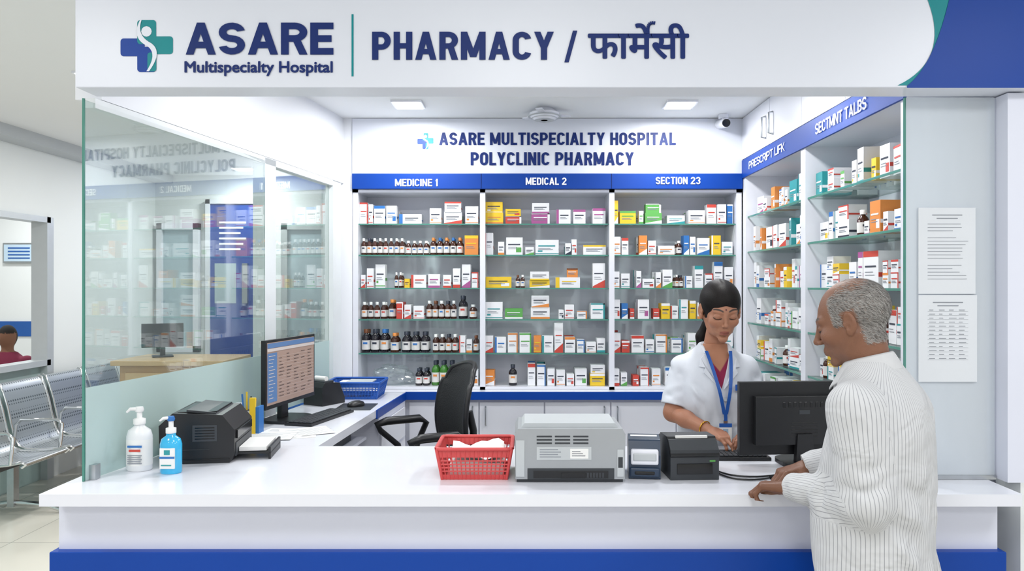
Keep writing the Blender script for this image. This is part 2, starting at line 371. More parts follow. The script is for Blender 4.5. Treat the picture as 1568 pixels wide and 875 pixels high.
# ------------------------------------------------------------------ left glass partition
g=MB()
strip(g,2.48,3.68,1.051,2.315,GLASS,-.006,.0)
strip(g,3.79,4.50,1.051,2.315,GLASS,-.03,-.024)
strip(g,2.485,3.68,1.052,1.36,FROST,.0,.001); strip(g,3.79,4.50,1.052,1.37,FROST,-.024,-.023)
ALU=mat('frame_white','#dfe4e6',.35)
strip(g,3.68,3.79,1.051,2.33,ALU,-.06,.0); strip(g,4.50,4.62,1.051,2.33,ALU,-.07,.0); strip(g,2.53,4.5,2.30,2.333,ALU,-.04,.0)
strip(g,2.478,2.484,1.051,2.32,LEDGE,-.006,0)
g.box(-1.475,-1.435,2.50,2.53,1.051,1.10,STEEL)
g.build('glass_partition')
g=MB(); g.box(1.27,1.57,2.51,2.517,1.055,2.33,GLASSR); g.box(1.268,1.272,2.508,2.519,1.055,2.33,LEDGE); g.box(1.27,1.572,2.505,2.522,1.051,1.065,STEEL)
rg=g.build('glass_sliding_panel')
NPAPER=mat('notice_paper','#d9dde2',.8,var=.01)
def notice(x0,x1,z0,z1,table=False):
    g=MB(); g.box(x0,x1,2.503,2.508,z0,z1,NPAPER); r=random.Random(3)
    n=int((z1-z0-.05)/.0115); g.box((x0+x1)/2-.05,(x0+x1)/2+.05,2.502,2.503,z1-.026,z1-.023,INK); g.box((x0+x1)/2-.035,(x0+x1)/2+.035,2.502,2.503,z1-.037,z1-.034,INK)
    if table:
        for i in range(n-2):
            z=z1-.055-i*.0135
            if z<z0+.06: break
            g.box(x0+.03,x1-.03,2.5025,2.503,z,z+.0006,INK)
            for k in range(4): 
                a=x0+.035+k*.033; g.box(a,a+r.uniform(.01,.025),2.5022,2.503,z+.004,z+.006,INK)
    else:
        for i in range(n-3):
            z=z1-.055-i*.0115
            if z<z0+.03: break
            if r.random()<.12: continue
            g.box(x0+.03,x0+.03+r.uniform(.08,.135),2.502,2.503,z,z+.0014,INK)
    return g.build('paper_notice')
notice(1.312,1.502,1.672,1.96); notice(1.312,1.507,1.378,1.668,True)

# ------------------------------------------------------------------ back shelving
S=246.
def sx(px): return (px-805)/S
def sz(py): return 1.70+(437.5-py)/S
Yb=4.67
rows=[2.088,1.893,1.686,1.490,1.278,1.07]
g=MB()
g.box(-1.077,1.345,4.945,4.968,1.05,2.295,SHELFB)
for x in (-1.077,-.285,.52,1.312): g.box(x,x+.033,Yb-.0,4.95,1.05,2.298,LAM)
g.box(-1.077,1.345,Yb,4.95,2.28,2.298,LAM); g.box(-1.077,1.345,Yb,4.95,1.05,1.068,LAM)
for z in rows[:-1]:
    for a,b_ in((-1.044,-.285),(-.252,.52),(.553,1.312)):
        g.box(a,b_,Yb+.018,4.94,z-.009,z-.001,GSHELF); g.box(a,b_,Yb+.014,Yb+.018,z-.009,z-.001,LEDGE)
g.build('display_shelving',bevel=0)
g=MB(); g.box(-1.077,1.345,Yb-.02,4.96,2.395,2.738,SIGNW); g.box(-1.077,1.345,Yb-.025,4.96,2.30,2.395,BLUED)
for px in(737,936): g.box(sx(px)-.002,sx(px)+.002,Yb-.028,Yb-.024,2.30,2.395,NAVY)
bs=g.build('pharmacy_signboard',bevel=.002)
def bt(s_,x0,x1,y0,y1,m,t,off=.023,gp=.5): ptext(s_,(sx((x0+x1)/2),Yb,sz((y0+y1)/2)),(x1-x0)/S,(y1-y0)/S,t,XA,ZA,m,bs,off=off,gp=gp)
bt('ASARE MULTISPECIALTY HOSPITAL',673,1034,204,223,NAVY,.215,gp=.42); bt('POLYCLINIC PHARMACY',721,970,234,254,NAVY,.215,gp=.42)
bt('MEDICINE 1',606,671,275,286,WTXT,.19,.029); bt('MEDICAL 2',805,867,273,284,WTXT,.19,.029); bt('SECTION 23',1003,1071,272,283,WTXT,.19,.029)
g=MB(); logo(g,sx(652),sz(217),.1,Yb-.021,.001); g.build('logo',bs)

# ---- medicine stock
PAL={'W':'#eaebee','B':'#2e6fb5','R':'#c8463a','O':'#dd8a42','Y':'#e8c22c','G':'#5ca551','P':'#a85690','T':'#2c9499','N':'#6b3a1c','K':'#2a3040'}
PM={k:mat('carton_'+k,v,.45,var=.03) for k,v in PAL.items()}
CAPW=mat('cap_white','#e6e6e6',.4); AMB=mat('amber_bottle','#3f1f12',.12,var=.1); DRK=mat('dark_bottle','#1d1a22',.12); LBL=mat('bottle_label','#dcdad8',.6); GRN=mat('green_bottle','#3f7a2f',.15)
def medbox(g,T,w,d,h,st,rnd):
    old=g.T; g.T=T; b_=PM[st[0]]; a=PM[st[1]]
    g.box(-w/2,w/2,0,d,0,h,b_); e=-.0006
    def q(x0,x1,z0,z1,m,ee=e): g.quad((x0,ee,z0),(x1,ee,z0),(x1,ee,z1),(x0,ee,z1),m)
    t=rnd.randrange(7); X=w/2
    if t==0: q(-X,X,0,h*.16,a)
    elif t==1: q(-X,-X+w*.16,0,h,a)
    elif t==2: q(-X,X,h*.84,h,a)
    elif t==3: g.add([(-X,e,0),(X,e,0),(X,e,h*.32),(-X,e,h*.06)],[(0,1,2,3)],a)
    elif t==4: q(-X+w*.6,X-w*.08,h*.15,h*.42,a)
    elif t==5: q(-X,X,h*.06,h*.10,a); q(-X+w*.1,-X+w*.3,h*.2,h*.3,a)
    else: q(X-w*.12,X,0,h,a); q(-X,X,h*.92,h,a)
    ink=INKD if st[0] in 'WY' else PM['W']
    z=h*.56; x0=-X+w*.12 if t!=1 else -X+w*.26
    q(x0,X*.7,z,z+min(.007,h*.08),ink if rnd.random()<.5 or st[1]=='W' else a,e*2)
    q(x0,X*.3,z-h*.14,z-h*.14+min(.003,h*.05),INK,e*2); q(x0,X*.5,z-h*.22,z-h*.22+min(.003,h*.04),INK,e*2)
    g.quad((X+.0006,0,h*.3),(X+.0006,d,h*.3),(X+.0006,d,h*.42),(X+.0006,0,h*.42),a)
    g.T=old
def bottle(g,x,y,z,r,h,glass,cap,label=LBL,n=14):
    g.lathe((x,y,z),[(r*.95,0),(r,.004),(r,h*.62),(r*.85,h*.70),(r*.42,h*.80),(r*.42,h*.84)],glass,n)
    g.lathe((x,y,z),[(r*.52,h*.83),(r*.52,h*.995),(r*.45,h)],cap,n)
    g.lathe((x,y,z),[(r*1.015,h*.12),(r*1.015,h*.52)],label,n)
    g.box(x-r*.5,x+r*.5,y-r*1.03,y-r*.9,z+h*.36,z+h*.44,PM[random.choice('BRKO')])
cells={(0,0):"548 561 33 WR,562 569 30 WR,570 588 28 WB,589 606 28 WB,608 645 15 WB,656 675 24 WO,678 707 18 WR,+679 706 16 WR,711 732 27 WO",
(0,1):"742 771 17 YO,+742 770 17 YW,773 799 12 RW,+773 798 11 YR,813 843 16 PW,+814 842 16 WP,852 875 22 WP,878 898 22 WP,908 929 24 WP",
(0,2):"942 948 36 YW,950 976 20 YG,980 987 20 WG,989 1016 17 GW,+990 1015 14 GW,1023 1052 13 WT,1056 1083 21 WO,1085 1100 30 WR,1101 1115 30 WR,1116 1130 30 BW",
(1,0):"n8 549 617 26,n4 618 655 22,a5 656 708 27,710 732 30 OY",
(1,1):"741 755 34 WR,762 772 20 WO,774 801 27 WG,804 818 12 WG,819 857 23 WT,866 875 18 WK,876 884 24 WR,893 930 15 WY",
(1,2):"941 952 28 WO,953 964 26 WR,980 993 30 OW,994 1007 22 WR,1009 1036 14 WO,n1 1038 1048 22,1049 1058 30 BW,1059 1068 28 WB,1070 1090 26 WB,1092 1107 30 YW,1108 1125 20 WT",
(2,0):"550 557 20 WR,559 570 30 WR,572 588 36 WG,n2 601 614 24,616 626 14 YN,627 652 20 WR,654 673 21 WP,677 690 20 WR,692 704 30 WR,706 720 36 WP,721 732 24 WR",
(2,1):"742 784 17 YW,n2 789 804 20,810 843 12 YW,+811 842 13 WY,850 890 16 WY,+868 886 14 ON,908 928 38 WR",
(2,2):"941 950 25 WO,952 966 22 WT,976 984 26 WP,985 1004 14 WR,1006 1014 24 WO,1016 1032 28 WG,n2 1036 1050 20,1051 1063 18 WB,1066 1080 34 WT,1082 1095 22 WR,1096 1110 40 WB,1112 1132 32 WO",
(3,0):"n4 549 589 26,a1 591 603 30,605 616 26 RW,617 628 22 WR,631 648 20 WR,n5 650 698 28,d1 700 714 36,n1 717 729 22",
(3,1):"742 770 26 WT,772 801 16 GW,812 843 18 WO,+813 842 18 WO,856 864 14 WK,865 880 22 WR,884 900 12 WO,905 928 24 WT",
(3,2):"941 951 30 WR,953 963 24 BW,966 973 16 RW,978 996 30 WP,1002 1012 16 RW,1014 1028 24 YW,1029 1041 20 WR,1042 1056 30 WT,1058 1068 28 YW,1070 1085 25 WO,1090 1106 28 WR,1110 1130 30 WB",
(4,0):"d3 549 592 36,a1 594 608 30,d3 612 655 32,n4 660 700 28,702 712 26 WR,713 722 20 WO,n1 723 732 26",
(4,1):"742 755 26 WR,757 775 24 WB,777 793 30 WO,795 814 30 WG,817 829 26 OY,830 848 26 WT,849 863 46 WR,865 882 24 WO,884 896 20 WB,898 914 16 WO,915 928 22 WT",
(4,2):"941 952 30 WR,953 966 18 RW,968 988 26 WR,990 1004 20 WB,1006 1024 28 WO,1030 1048 22 WB,1055 1070 30 WG,1080 1100 26 WR,1104 1128 30 WT",
(5,0):"d2 633 656 26,g3 658 696 38,698 714 28 WR,716 732 24 WO",
(5,1):"741 757 24 OW,d1 778 792 32,808 820 34 WR,822 836 32 WB,838 850 26 WR,852 866 24 WO,868 880 18 WR,881 900 26 WG,904 928 18 YW,+905 928 14 WY",
(5,2):"941 950 26 WR,952 962 20 WG,970 980 16 RW,982 996 28 WR,1000 1014 26 WO,1020 1040 28 WB,1050 1068 24 WG,1080 1100 30 WR,1106 1128 26 WO"}
gb=MB(); gt=MB(); rnd=random.Random(5)
for (r,c),txt in cells.items():
    z=rows[r]; lasth=0
    for it in txt.split(','):
        p=it.split()
        if p[0][0] in 'nadg':
            k=int(p[0][1:]); x0,x1,h=[float(q) for q in p[1:4]]
            for i in range(k):
                w=(x1-x0)/k; x=sx(x0+w*(i+.5)); rad=w*.46/S
                gl,cp={'n':(AMB,CAPW),'a':(AMB,PM['O']),'d':(DRK,PM['K']),'g':(GRN,PM['K'])}[p[0][0]]
                if rnd.random()<.25: cp=PM[rnd.choice('KNB')]
                bottle(gt,x,4.72+rad+rnd.uniform(0,.01),z,rad,h/S,gl,cp)
                if rnd.random()<.7: bottle(gt,x,4.80+rad,z,rad,h/S*.97,gl,cp)
        else:
            stack=p[0][0]=='+'; x0=float(p[0].lstrip('+')); x1=min(float(p[1]),1126); h=float(p[2])/S
            zz=z+(lasth if stack else 0)
            T=Matrix.Translation((sx((x0+x1)/2),4.705+rnd.uniform(0,.012),zz))@Matrix.Rotation(rnd.uniform(-.05,.05) if (x1-x0)<20 else 0,4,'Z')
            medbox(gb,T,(x1-x0)/S*.94,rnd.uniform(.06,.11),h,p[3],rnd)
            if not stack: lasth=h
            if not stack and rnd.random()<.4:
                T=Matrix.Translation((sx((x0+x1)/2),4.85,zz)); medbox(gb,T,(x1-x0)/S*.9,.06,h*rnd.uniform(.8,1.08),'W'+rnd.choice('BRGT'),rnd)
gb.build('medicine_boxes'); gt.build('medicine_bottles')

# ------------------------------------------------------------------ right shelving
g=MB(); zr=[2.125,1.908,1.69,1.475,1.265,1.055]
g.box(1.655,1.70,2.68,4.66,0,2.38,SHELFB)
for y0,y1 in((2.66,2.70),(3.62,3.68),(4.60,4.66)): g.box(1.35,1.66,y0,y1,0,2.38,LAM)
for z in zr:
    for y0,y1 in((2.70,3.62),(3.68,4.60)):
        if z>1.06: g.box(1.365,1.655,y0,y1,z-.009,z-.001,GSHELF); g.box(1.361,1.365,y0,y1,z-.010,z,LEDGE)
        else: g.box(1.355,1.655,y0,y1,z-.03,z,LAM)
g.box(1.36,1.655,2.70,4.60,.05,1.0,LAM); g.box(1.352,1.36,2.70,4.60,1.0,1.05,BLUE)
g.box(1.35,1.70,2.66,4.66,2.37,2.40,LAM); g.box(1.34,1.352,2.66,4.66,2.365,2.475,BLUED)
g.box(1.352,1.70,2.66,4.66,2.475,2.738,LAM)
ys=[2.66,3.15,3.65,4.13,4.66]
for i in range(4): g.box(1.342,1.352,ys[i]+.003,ys[i+1]-.003,2.48,2.735,LAM)
for y in (4.19,4.07,3.2,3.1): g.tube([(1.342,y,2.645),(1.318,y,2.64),(1.318,y,2.53),(1.342,y,2.525)],.006,STEEL)
rs=g.build('side_display_shelving',bevel=.0015)
ptext('PRESCRIPT LIFK',(1.338,4.18,2.42),.62,.045,.19,(0,-1,0),ZA,WTXT,rs); ptext('SECTMNT TALBS',(1.338,3.20,2.42),.52,.05,.18,(0,-1,0),ZA,WTXT,rs)
gb=MB(); gt=MB()
RZ=Matrix(((0,1,0,0),(-1,0,0,0),(0,0,1,0),(0,0,0,1)))
for ui,(y0,y1) in enumerate(((2.72,3.60),(3.70,4.58))):
    for zi,z in enumerate(zr):
        y=y1-.01
        while y>y0+.06:
            w=rnd.choice([.04,.05,.06,.075,.09,.12]); h=rnd.choice([.06,.08,.09,.11,.13,.15]); 
            if y-w<y0: break
            if rnd.random()<.10 and zi>0:
                bottle(gt,1.42,y-.03,z,.024,.11,AMB,CAPW); y-=.055; continue
            st=rnd.choice(['WB','WR','WO','WT','WG','WP','WB','WR','YW','WO','WO','WR','WT','TW','WP','WR','WK','WB','WY','OW'])
            T=Matrix.Translation((1.385+rnd.uniform(0,.03),y-w/2,z))@Matrix.Rotation(rnd.uniform(-.14,.14),4,'Z')@RZ
            medbox(gb,T,w*.9,rnd.uniform(.08,.14),h,st,rnd)
            if h<.09 and rnd.random()<.6: medbox(gb,Matrix.Translation((0,0,h))@T,w*.85,.08,h*.8,rnd.choice(['WB','WR','YW']),rnd)
            if rnd.random()<.6: medbox(gb,Matrix.Translation((1.555,y-w/2,z))@RZ,w*.9,.09,h*rnd.uniform(.8,1.1),'WB',rnd)
            y-=w+rnd.choice([.003,.006,.012,.05])
gb.build('medicine_boxes'); gt.build('medicine_bottles')

# ------------------------------------------------------------------ ceiling fixtures & lights
LED=mat('led_diffuser','#ffffff',.5,emis=6)
def lamp(x,y,z,w,d,pw,n='ceiling_or_fill_light'):
    g=MB(); g.box(x-w/2-.012,x+w/2+.012,y-d/2-.012,y+d/2+.012,z-.012,z,LAM); g.box(x-w/2,x+w/2,y-d/2,y+d/2,z-.015,z-.011,LED)
    o=g.build(n); area('lamp_emitter',(x,y,z-.02),(0,0,0),w,d,pw,o)
for x,y in((-.67,4.28),(.88,4.28),(-.67,3.2),(.88,3.2)): lamp(x,y,2.74,.15,.15,11)  # nearer pair added to even out the room light, hidden by the fascia
for x,y in((-2.53,4.47),(-2.4,6.2),(-3.3,2.5),(-3.0,8.0),(-6.0,6.5),(-5.5,8)): lamp(x,y,2.95,.2,.2,26)
for x,y in((-2.2,.9),(0,.6),(2.2,.9),(0,-1.6),(-2.5,-1.6),(2.5,-1.6)): lamp(x,y,2.95,.6,.6,16)  # unseen panels above and behind the camera, added to light the front
g=MB(); g.lathe((.11,4.4,2.74),[(.02,-.07),(.06,-.068),(.085,-.05),(.09,-.03),(.075,-.02),(.05,-.0)],LAM,28)
for i in range(3): g.lathe((.11,4.4,2.74),[(.095-.02*i,-.045-.01*i),(.098-.02*i,-.05-.01*i)],LGREY,28)
for a in range(3):
    t=a*2.094+.3; g.T=Matrix.Translation((.11,4.4,2.705))@Matrix.Rotation(t,4,'Z'); g.box(.05,.16,-.02,.02,-.003,.003,LAM); g.T=Matrix.Identity(4)
g.build('ceiling_fan',bevel=.001)
g=MB(); g.cyl((1.2,4.55,2.739),(1.2,4.55,2.715),.03,.03,LAM); g.cyl((1.2,4.649,2.70),(1.2,4.49,2.675),.028,.028,LAM); g.cyl((1.2,4.492,2.676),(1.2,4.482,2.673),.024,.024,BLACK2); g.cyl((1.2,4.55,2.72),(1.2,4.54,2.69),.01,.01,LAM); g.build('security_camera')

# ------------------------------------------------------------------ counter items
Z=1.0505
g=MB()
g.lathe((-1.36,2.64,Z),[(.040,0),(.044,.006),(.044,.12),(.038,.14),(.018,.155),(.018,.165)],mat('bottle_white','#e6e8ea',.3),28,sy=.75)
g.lathe((-1.36,2.64,Z),[(.0445,.02),(.0445,.11)],PAPER,28,sy=.75)
g.box(-1.385,-1.335,2.6055,2.607,Z+.085,Z+.092,PM['B']); g.box(-1.38,-1.34,2.6055,2.607,Z+.07,Z+.078,PM['R']); 
for i in range(5): g.box(-1.385,-1.335-.004*(i%2),2.6055,2.607,Z+.028+i*.007,Z+.031+i*.007,INK)
g.lathe((-1.36,2.64,Z),[(.02,.162),(.02,.18),(.009,.184),(.009,.205)],CAPW,18); g.lathe((-1.36,2.64,Z),[(.013,.205),(.015,.212),(.012,.222)],CAPW,16)
g.tube([(-1.36,2.64,Z+.214),(-1.385,2.625,Z+.216),(-1.395,2.62,Z+.205)],[.007,.006,.004],CAPW); g.build('sanitizer_pump_bottle')
g=MB()
LQ=mat('sanitizer_blue','#35b4e6',.12,var=.08,coat=.5)
x,y=-1.23,2.60
g.lathe((x,y,Z),[(.034,0),(.037,.005),(.037,.10),(.032,.118),(.016,.13),(.016,.14)],LQ,28,sy=.75)
g.box(x-.025,x+.025,y-.0305,y-.024,Z+.02,Z+.09,PAPER); g.box(x-.025,x+.025,y-.0315,y-.028,Z+.055,Z+.062,PM['B']); g.box(x-.02,x+.015,y-.0315,y-.028,Z+.03,Z+.034,PM['T']);g.box(x-.01,x+.01,y-.0315,y-.028,Z+.068,Z+.084,PM['T'])
g.lathe((x,y,Z),[(.017,.138),(.017,.155),(.008,.158),(.008,.18)],CAPW,18); g.lathe((x,y,Z),[(.011,.18),(.013,.186),(.010,.196)],PM['B'],16)
g.tube([(x,y,Z+.19),(x-.02,y-.015,Z+.191),(x-.03,y-.02,Z+.182)],[.006,.005,.003],CAPW); g.build('sanitizer_pump_bottle')
# black laser printer
g=MB(); g.T=Matrix.Translation((-1.215,2.87,Z))@Matrix.Rotation(math.radians(8),4,'Z')@Matrix.Diagonal((.86,.95,1,1))
g.prism([(-.15,0),(.13,0),(.15,.03),(.15,.12),(.10,.175),(-.10,.185),(-.155,.14)],-.15,.15,BLACK,'xz')
g.box(-.09,.07,-.12,.12,.178,.186,BLACK2)
g.prism([(-.05,.186),(.06,.176),(.10,.15),(.11,.15),(.065,.183),(-.05,.194)],-.13,.13,DGREY,'xz')
g.box(.145,.158,-.125,.125,.085,.115,BLACK2); g.box(.146,.153,-.13,.13,.02,.07,DGREY)
g.box(.15,.29,-.105,.105,.02,.028,BLACK); g.box(.155,.27,-.095,.095,.030,.046,PAPER)
g.box(.28,.29,-.105,.105,.0,.045,BLACK); g.box(-.10,.05,-.153,-.149,.05,.052,DGREY); g.box(-.145,.13,-.152,-.149,.012,.018,BLACK2)
g.box(-.02,.08,-.152,-.149,.08,.14,DGREY)
for i in range(5): g.box(-.01,.07,-.1535,-.1515,.088+i*.01,.092+i*.01,BLACK2)
g.build('laser_printer',bevel=.006)
g=MB(); g.T=Matrix.Translation((-1.22,3.30,Z)); g.box(-.035,.035,-.03,.03,0,.10,LAM); g.box(-.03,.03,-.025,.025,.10,.101,INKD)
for i,(m,h) in enumerate(((PM['B'],.17),(PM['Y'],.18),(BLACK,.16),(PM['R'],.15))): g.cyl((-.02+i*.013,0,.05),(-.03+i*.02,.005,h),.0045,.004,m,8)
g.box(.02,.045,-.045,-.03,.0,.16,PM['Y']); g.box(-.04,-.015,-.05,-.035,0,.14,LAM); g.box(.045,.06,-.04,.02,.0,.12,PM['B']); g.build('pen_holder',bevel=.003)
def monitor(T,w,h,zb,scr,bw=.24):
    g=MB(); g.T=T
    g.box(-w/2,w/2,0,.022,zb,zb+h,BLACK); g.box(-w/2+.05,w/2-.05,.02,.05,zb+.04,zb+h-.05,BLACK)
    g.box(-w/2+.012,w/2-.012,-.002,.0,zb+.018,zb+h-.012,scr)
    g.prism([(-.035,.0),(.035,.0),(.028,zb+.08),(-.028,zb+.08)],.035,.058,BLACK,'xz')
    g.prism(rr(0,.02,bw,.18,.06),0,.014,BLACK)
    for i in range(9): g.box(-.09+i*.02,-.08+i*.02,.0495,.0515,zb+h-.09,zb+h-.07,BLACK2)
    for i in range(5): g.box(-.05,.05,.0495,.0515,zb+.07+i*.012,zb+.073+i*.012,BLACK2)
    g.box(-.02,.02,.05,.052,zb+.15,zb+.165,DGREY)
    return g
SCR=mat('screen_ui','#9b8377',.3,emis=.22); SB=mat('screen_blue','#4f6f9a',.3,emis=.3); SW=mat('screen_white','#b9b0ac',.3,emis=.28); SD=mat('screen_text','#5a4c4a',.5,emis=.05); SOFF=mat('screen_dark','#0b0c10',.1)
T=Matrix(((.164,-.986,0,-1.13),(.986,.164,0,3.62),(0,0,1,Z),(0,0,0,1)))
g=monitor(T,.50,.315,.085,SCR)
r2=random.Random(2); e=-.0035; w=.5; zb=.085
def q(x0,x1,z0,z1,m,ee=e): g.quad((x0,ee,z0),(x1,ee,z0),(x1,ee,z1),(x0,ee,z1),m)
q(-.238,.238,zb+.278,zb+.300,SB); q(-.238,.238,zb+.262,zb+.276,SW); q(-.238,-.15,zb+.03,zb+.255,SB)
for i in range(13):
    z=zb+.24-i*.016; q(-.228,-.228+r2.uniform(.03,.06),z,z+.003,SW,e*1.3)
    for k in range(5):
        if r2.random()<.8: q(-.13+k*.073,-.13+k*.073+r2.uniform(.02,.05),z,z+.0035,SD,e*1.3)
    q(-.14,.23,z-.006,z-.0052,SW,e*1.2)
g.build('computer_monitor',bevel=.004)
T=Matrix.Translation((1.00,2.75,Z))@Matrix.Rotation(math.pi+.08,4,'Z')
g=monitor(T,.46,.265,.035,SOFF,.16); g.build('computer_monitor',bevel=.005)
def keyboard(T,w=.44,d=.14):
    g=MB(); g.T=T; g.box(-w/2,w/2,-d/2,d/2,0,.012,BLACK); k_=d/.14
    for r in range(5):
        n=15; ya=-d/2+(.01+(4-r)*.024)*k_; yb_=ya+.020*k_
        for k in range(n):
            a=-w/2+.012+k*(w-.024)/n
            if r==4 and 3<k<9: continue
            g.box(a+.001,a+(w-.024)/n-.002,ya,yb_,.012,.018,DGREY)
    g.box(-w/2+.012+4*(w-.024)/15,-w/2+.012+9*(w-.024)/15,-d/2+.01*k_,-d/2+.03*k_,.012,.018,DGREY)
    return g.build('keyboard',bevel=.0015,seg=1)
keyboard(Matrix.Translation((-1.0,3.66,Z))@Matrix.Rotation(math.radians(76),4,'Z'),.42,.14)
keyboard(Matrix.Translation((.765,2.835,Z))@Matrix.Rotation(math.radians(180),4,'Z'),.29,.12)
g=MB(); g.T=Matrix.Translation((-.91,4.02,Z+.003))@Matrix.Rotation(.9,4,'Z'); g.lathe((0,0,0),[(.034,0),(.036,.008),(.03,.02),(.016,.028),(.004,.03)],BLACK,20,sx=1.5); g.build('computer_mouse')
g=MB(); g.T=Matrix.Translation((-.90,4.00,Z-.0003)); g.box(-.10,.09,-.1,.11,0,.003,DGREY); g.build('mouse_pad')
g=MB()
for i,(px_,py_,a) in enumerate(((-1.02,3.26,.25),(-1.06,3.30,-.1),(-.97,3.32,.5),(-1.10,3.22,.1))):
    g.T=Matrix.Translation((px_,py_,Z+.0012*i))@Matrix.Rotation(a,4,'Z'); g.box(-.105,.105,-.09,.09,0,.001,PAPER)
    for k in range(9): g.box(-.085,.05+.03*(k%3),-.07+k*.015,-.067+k*.015,.001,.0013,INK)
g.build('paper_sheets')
g=MB(); g.T=Matrix.Translation((-1.11,4.12,Z))@Matrix.Rotation(math.radians(60),4,'Z')
g.prism([(-.08,0),(.09,0),(.09,.03),(.05,.115),(-.06,.125),(-.08,.10)],-.07,.07,BLACK,'xz'); g.box(.03,.035,-.05,.05,.115,.12,PAPER); g.box(-.05,.02,-.055,.055,.118,.13,DGREY)
g.cyl((-.02,-.04,.14),(-.02,.04,.14),.014,.014,PAPER); g.build('label_printer',bevel=.005)
def basket(cx,cy,w,d,h,m,rot=0,tap=.86,nx=16,nz=4):
    g=MB(); g.T=Matrix.Translation((cx,cy,Z))@Matrix.Rotation(rot,4,'Z')
    def P(u,v,z): k=tap+(1-tap)*z/h; return (u*w/2*k,v*d/2*k,z)
    g.box(-w/2*tap,w/2*tap,-d/2*tap,d/2*tap,0,.004,m)
    def bar(a,b_,r): g.cyl(a,b_,r,r,m,6,False)
    for side in range(4):
        def Q(t,z):
            t=t*2-1
            return [P(t,-1,z),P(1,t,z),P(-t,1,z),P(-1,-t,z)][side]
        L=w if side%2==0 else d; n=max(6,int(nx*L/w))
        for i in range(n+1): bar(Q(i/n,0),Q(i/n,h),.0022)
        for z0,z1 in((0,h*.16),(h*.72,h)): g.add([Q(0,z0),Q(1,z0),Q(1,z1),Q(0,z1)],[(0,1,2,3)],m)
        for k in range(1,nz+1): 
            z=h*.16+k*(h*.56)/(nz+1); bar(Q(0,z),Q(1,z),.0025)
        bar(Q(0,h),Q(1,h),.006)
    for u in(-1,1):
        for v in(-1,1): g.cyl(P(u,v,0),P(u,v,h),.005,.006,m,10)
    ring_=[(x_,y_,h) for x_,y_ in rr(0,0,w+.006,d+.006,.02)]
    g.tube(ring_,.006,m,8,True)
    return g
RED=mat('basket_red','#cc4a4a',.4); BB=mat('basket_blue','#1f58b0',.4)
g=basket(-.172,2.60,.25,.215,.105,RED); g.T=Matrix.Translation((-.167,2.62,Z))
v=[];f=[]
for j in range(8):
    for i in range(10): v.append((-.09+i*.02,-.075+j*.02,.070+.010*math.sin(i*.7+j*.4)+.005*math.sin(i*1.9-j)+(.02 if j>5 else 0)))
for j in range(7):
    for i in range(9): a=j*10+i; f.append((a,a+1,a+11,a+10))
g.add(v,f,PAPER,True); g.add([(x_*.95+.01,y_+.004,z_-.012) for x_,y_,z_ in v],f,PAPER,True)
g.box(-.09,.09,-.08,.08,.004,.045,PAPER)
g.build('storage_basket')
g=basket(-.985,4.38,.31,.24,.095,BB); g.box(-.10,.08,-.08,.08,.04,.088,PAPER); g.box(-.05,.1,-.06,.07,.088,.094,LGREY); g.build('storage_basket')
PL=glassmat('clear_plastic','#f2f5f6',.10,.6,diff=.22,dcol='#dfe6ea',rough=.08)
bpy.ops.mesh.primitive_ico_sphere_add(subdivisions=4,radius=1,location=(0,0,0)); o=bpy.context.object; o.name='plastic_bag'
for v_ in o.data.vertices:
    n=mn.noise(v_.co*2.5)*.25+mn.noise(v_.co*6)*.15; v_.co=v_.co*(1+n); v_.co.x*=.13; v_.co.y*=.08; v_.co.z=max(v_.co.z*.075,-.045)
o.location=(-.85,4.80,1.115); o.data.materials.append(PL)
g=MB(); g.T=Matrix.Translation((.146,2.575,Z))
g.prism([(-.18,.012),(.18,.012),(.182,.16),(.172,.178),(-.172,.178),(-.182,.16)],-.11,.11,GREY,'xz')
g.prism([(-.16,.178),(.16,.178),(.15,.192),(-.15,.192)],-.085,.10,LGREY,'xz')
g.box(-.175,.175,-.10,.10,0,.012,DGREY)
for k in range(3): 
    for a,b_ in((-.11,-.06),(-.05,.0),(.01,.06)): g.box(a,b_,-.1115,-.109,.150-k*.011,.155-k*.011,DGREY)
g.box(-.11,.07,-.1112,-.109,.075,.118,LGREY); g.box(.0,.06,-.1118,-.109,.08,.112,PAPER)
for k in range(4): g.box(-.10,-.03-.01*(k%2),-.1119,-.1105,.084+k*.008,.087+k*.008,INK)
for k in range(3): g.box(.006,.05-.008*k,-.1124,-.1115,.088+k*.007,.090+k*.007,INKD)
g.box(-.14,.145,-.112,-.108,.012,.048,DGREY); g.box(-.12,.125,-.1135,-.111,.016,.040,BLACK); g.box(-.03,.05,-.1145,-.113,.016,.034,BLACK2)
for k in range(6): g.box(.055+k*.01,.061+k*.01,-.1145,-.113,.018,.034,DGREY)
g.box(.155,.176,-.1118,-.1095,.02,.11,LGREY); g.box(.158,.173,-.1125,-.111,.05,.085,DGREY); g.box(-.178,-.15,-.1118,-.1095,.02,.14,LGREY)
g.build('office_printer',bevel=.004)
NV=mat('device_navy','#26384f',.3)
g=MB(); g.T=Matrix.Translation((.405,2.58,Z))@Matrix.Rotation(-.1,4,'Z')
g.prism([(-.07,0),(.07,0),(.075,.05),(.055,.115),(.02,.135),(-.05,.13),(-.07,.08)],-.053,.053,NV,'yz')
g.box(-.046,.046,-.082,-.05,.05,.10,LAM); g.box(-.040,.040,-.085,-.07,.062,.090,LGREY); g.cyl((-.045,.0,.105),(.045,0,.105),.03,.03,PAPER,24); g.box(-.05,.05,-.079,-.06,.008,.04,NV); g.box(-.035,.035,-.081,-.07,.015,.03,BLACK2)
g.build('label_printer',bevel=.006)
g=MB(); g.T=Matrix.Translation((.558,2.60,Z))@Matrix.Rotation(.06,4,'Z')
g.prism([(-.10,0),(.10,0),(.10,.10),(.06,.125),(-.07,.13),(-.10,.10)],-.082,.082,DGREY,'yz')
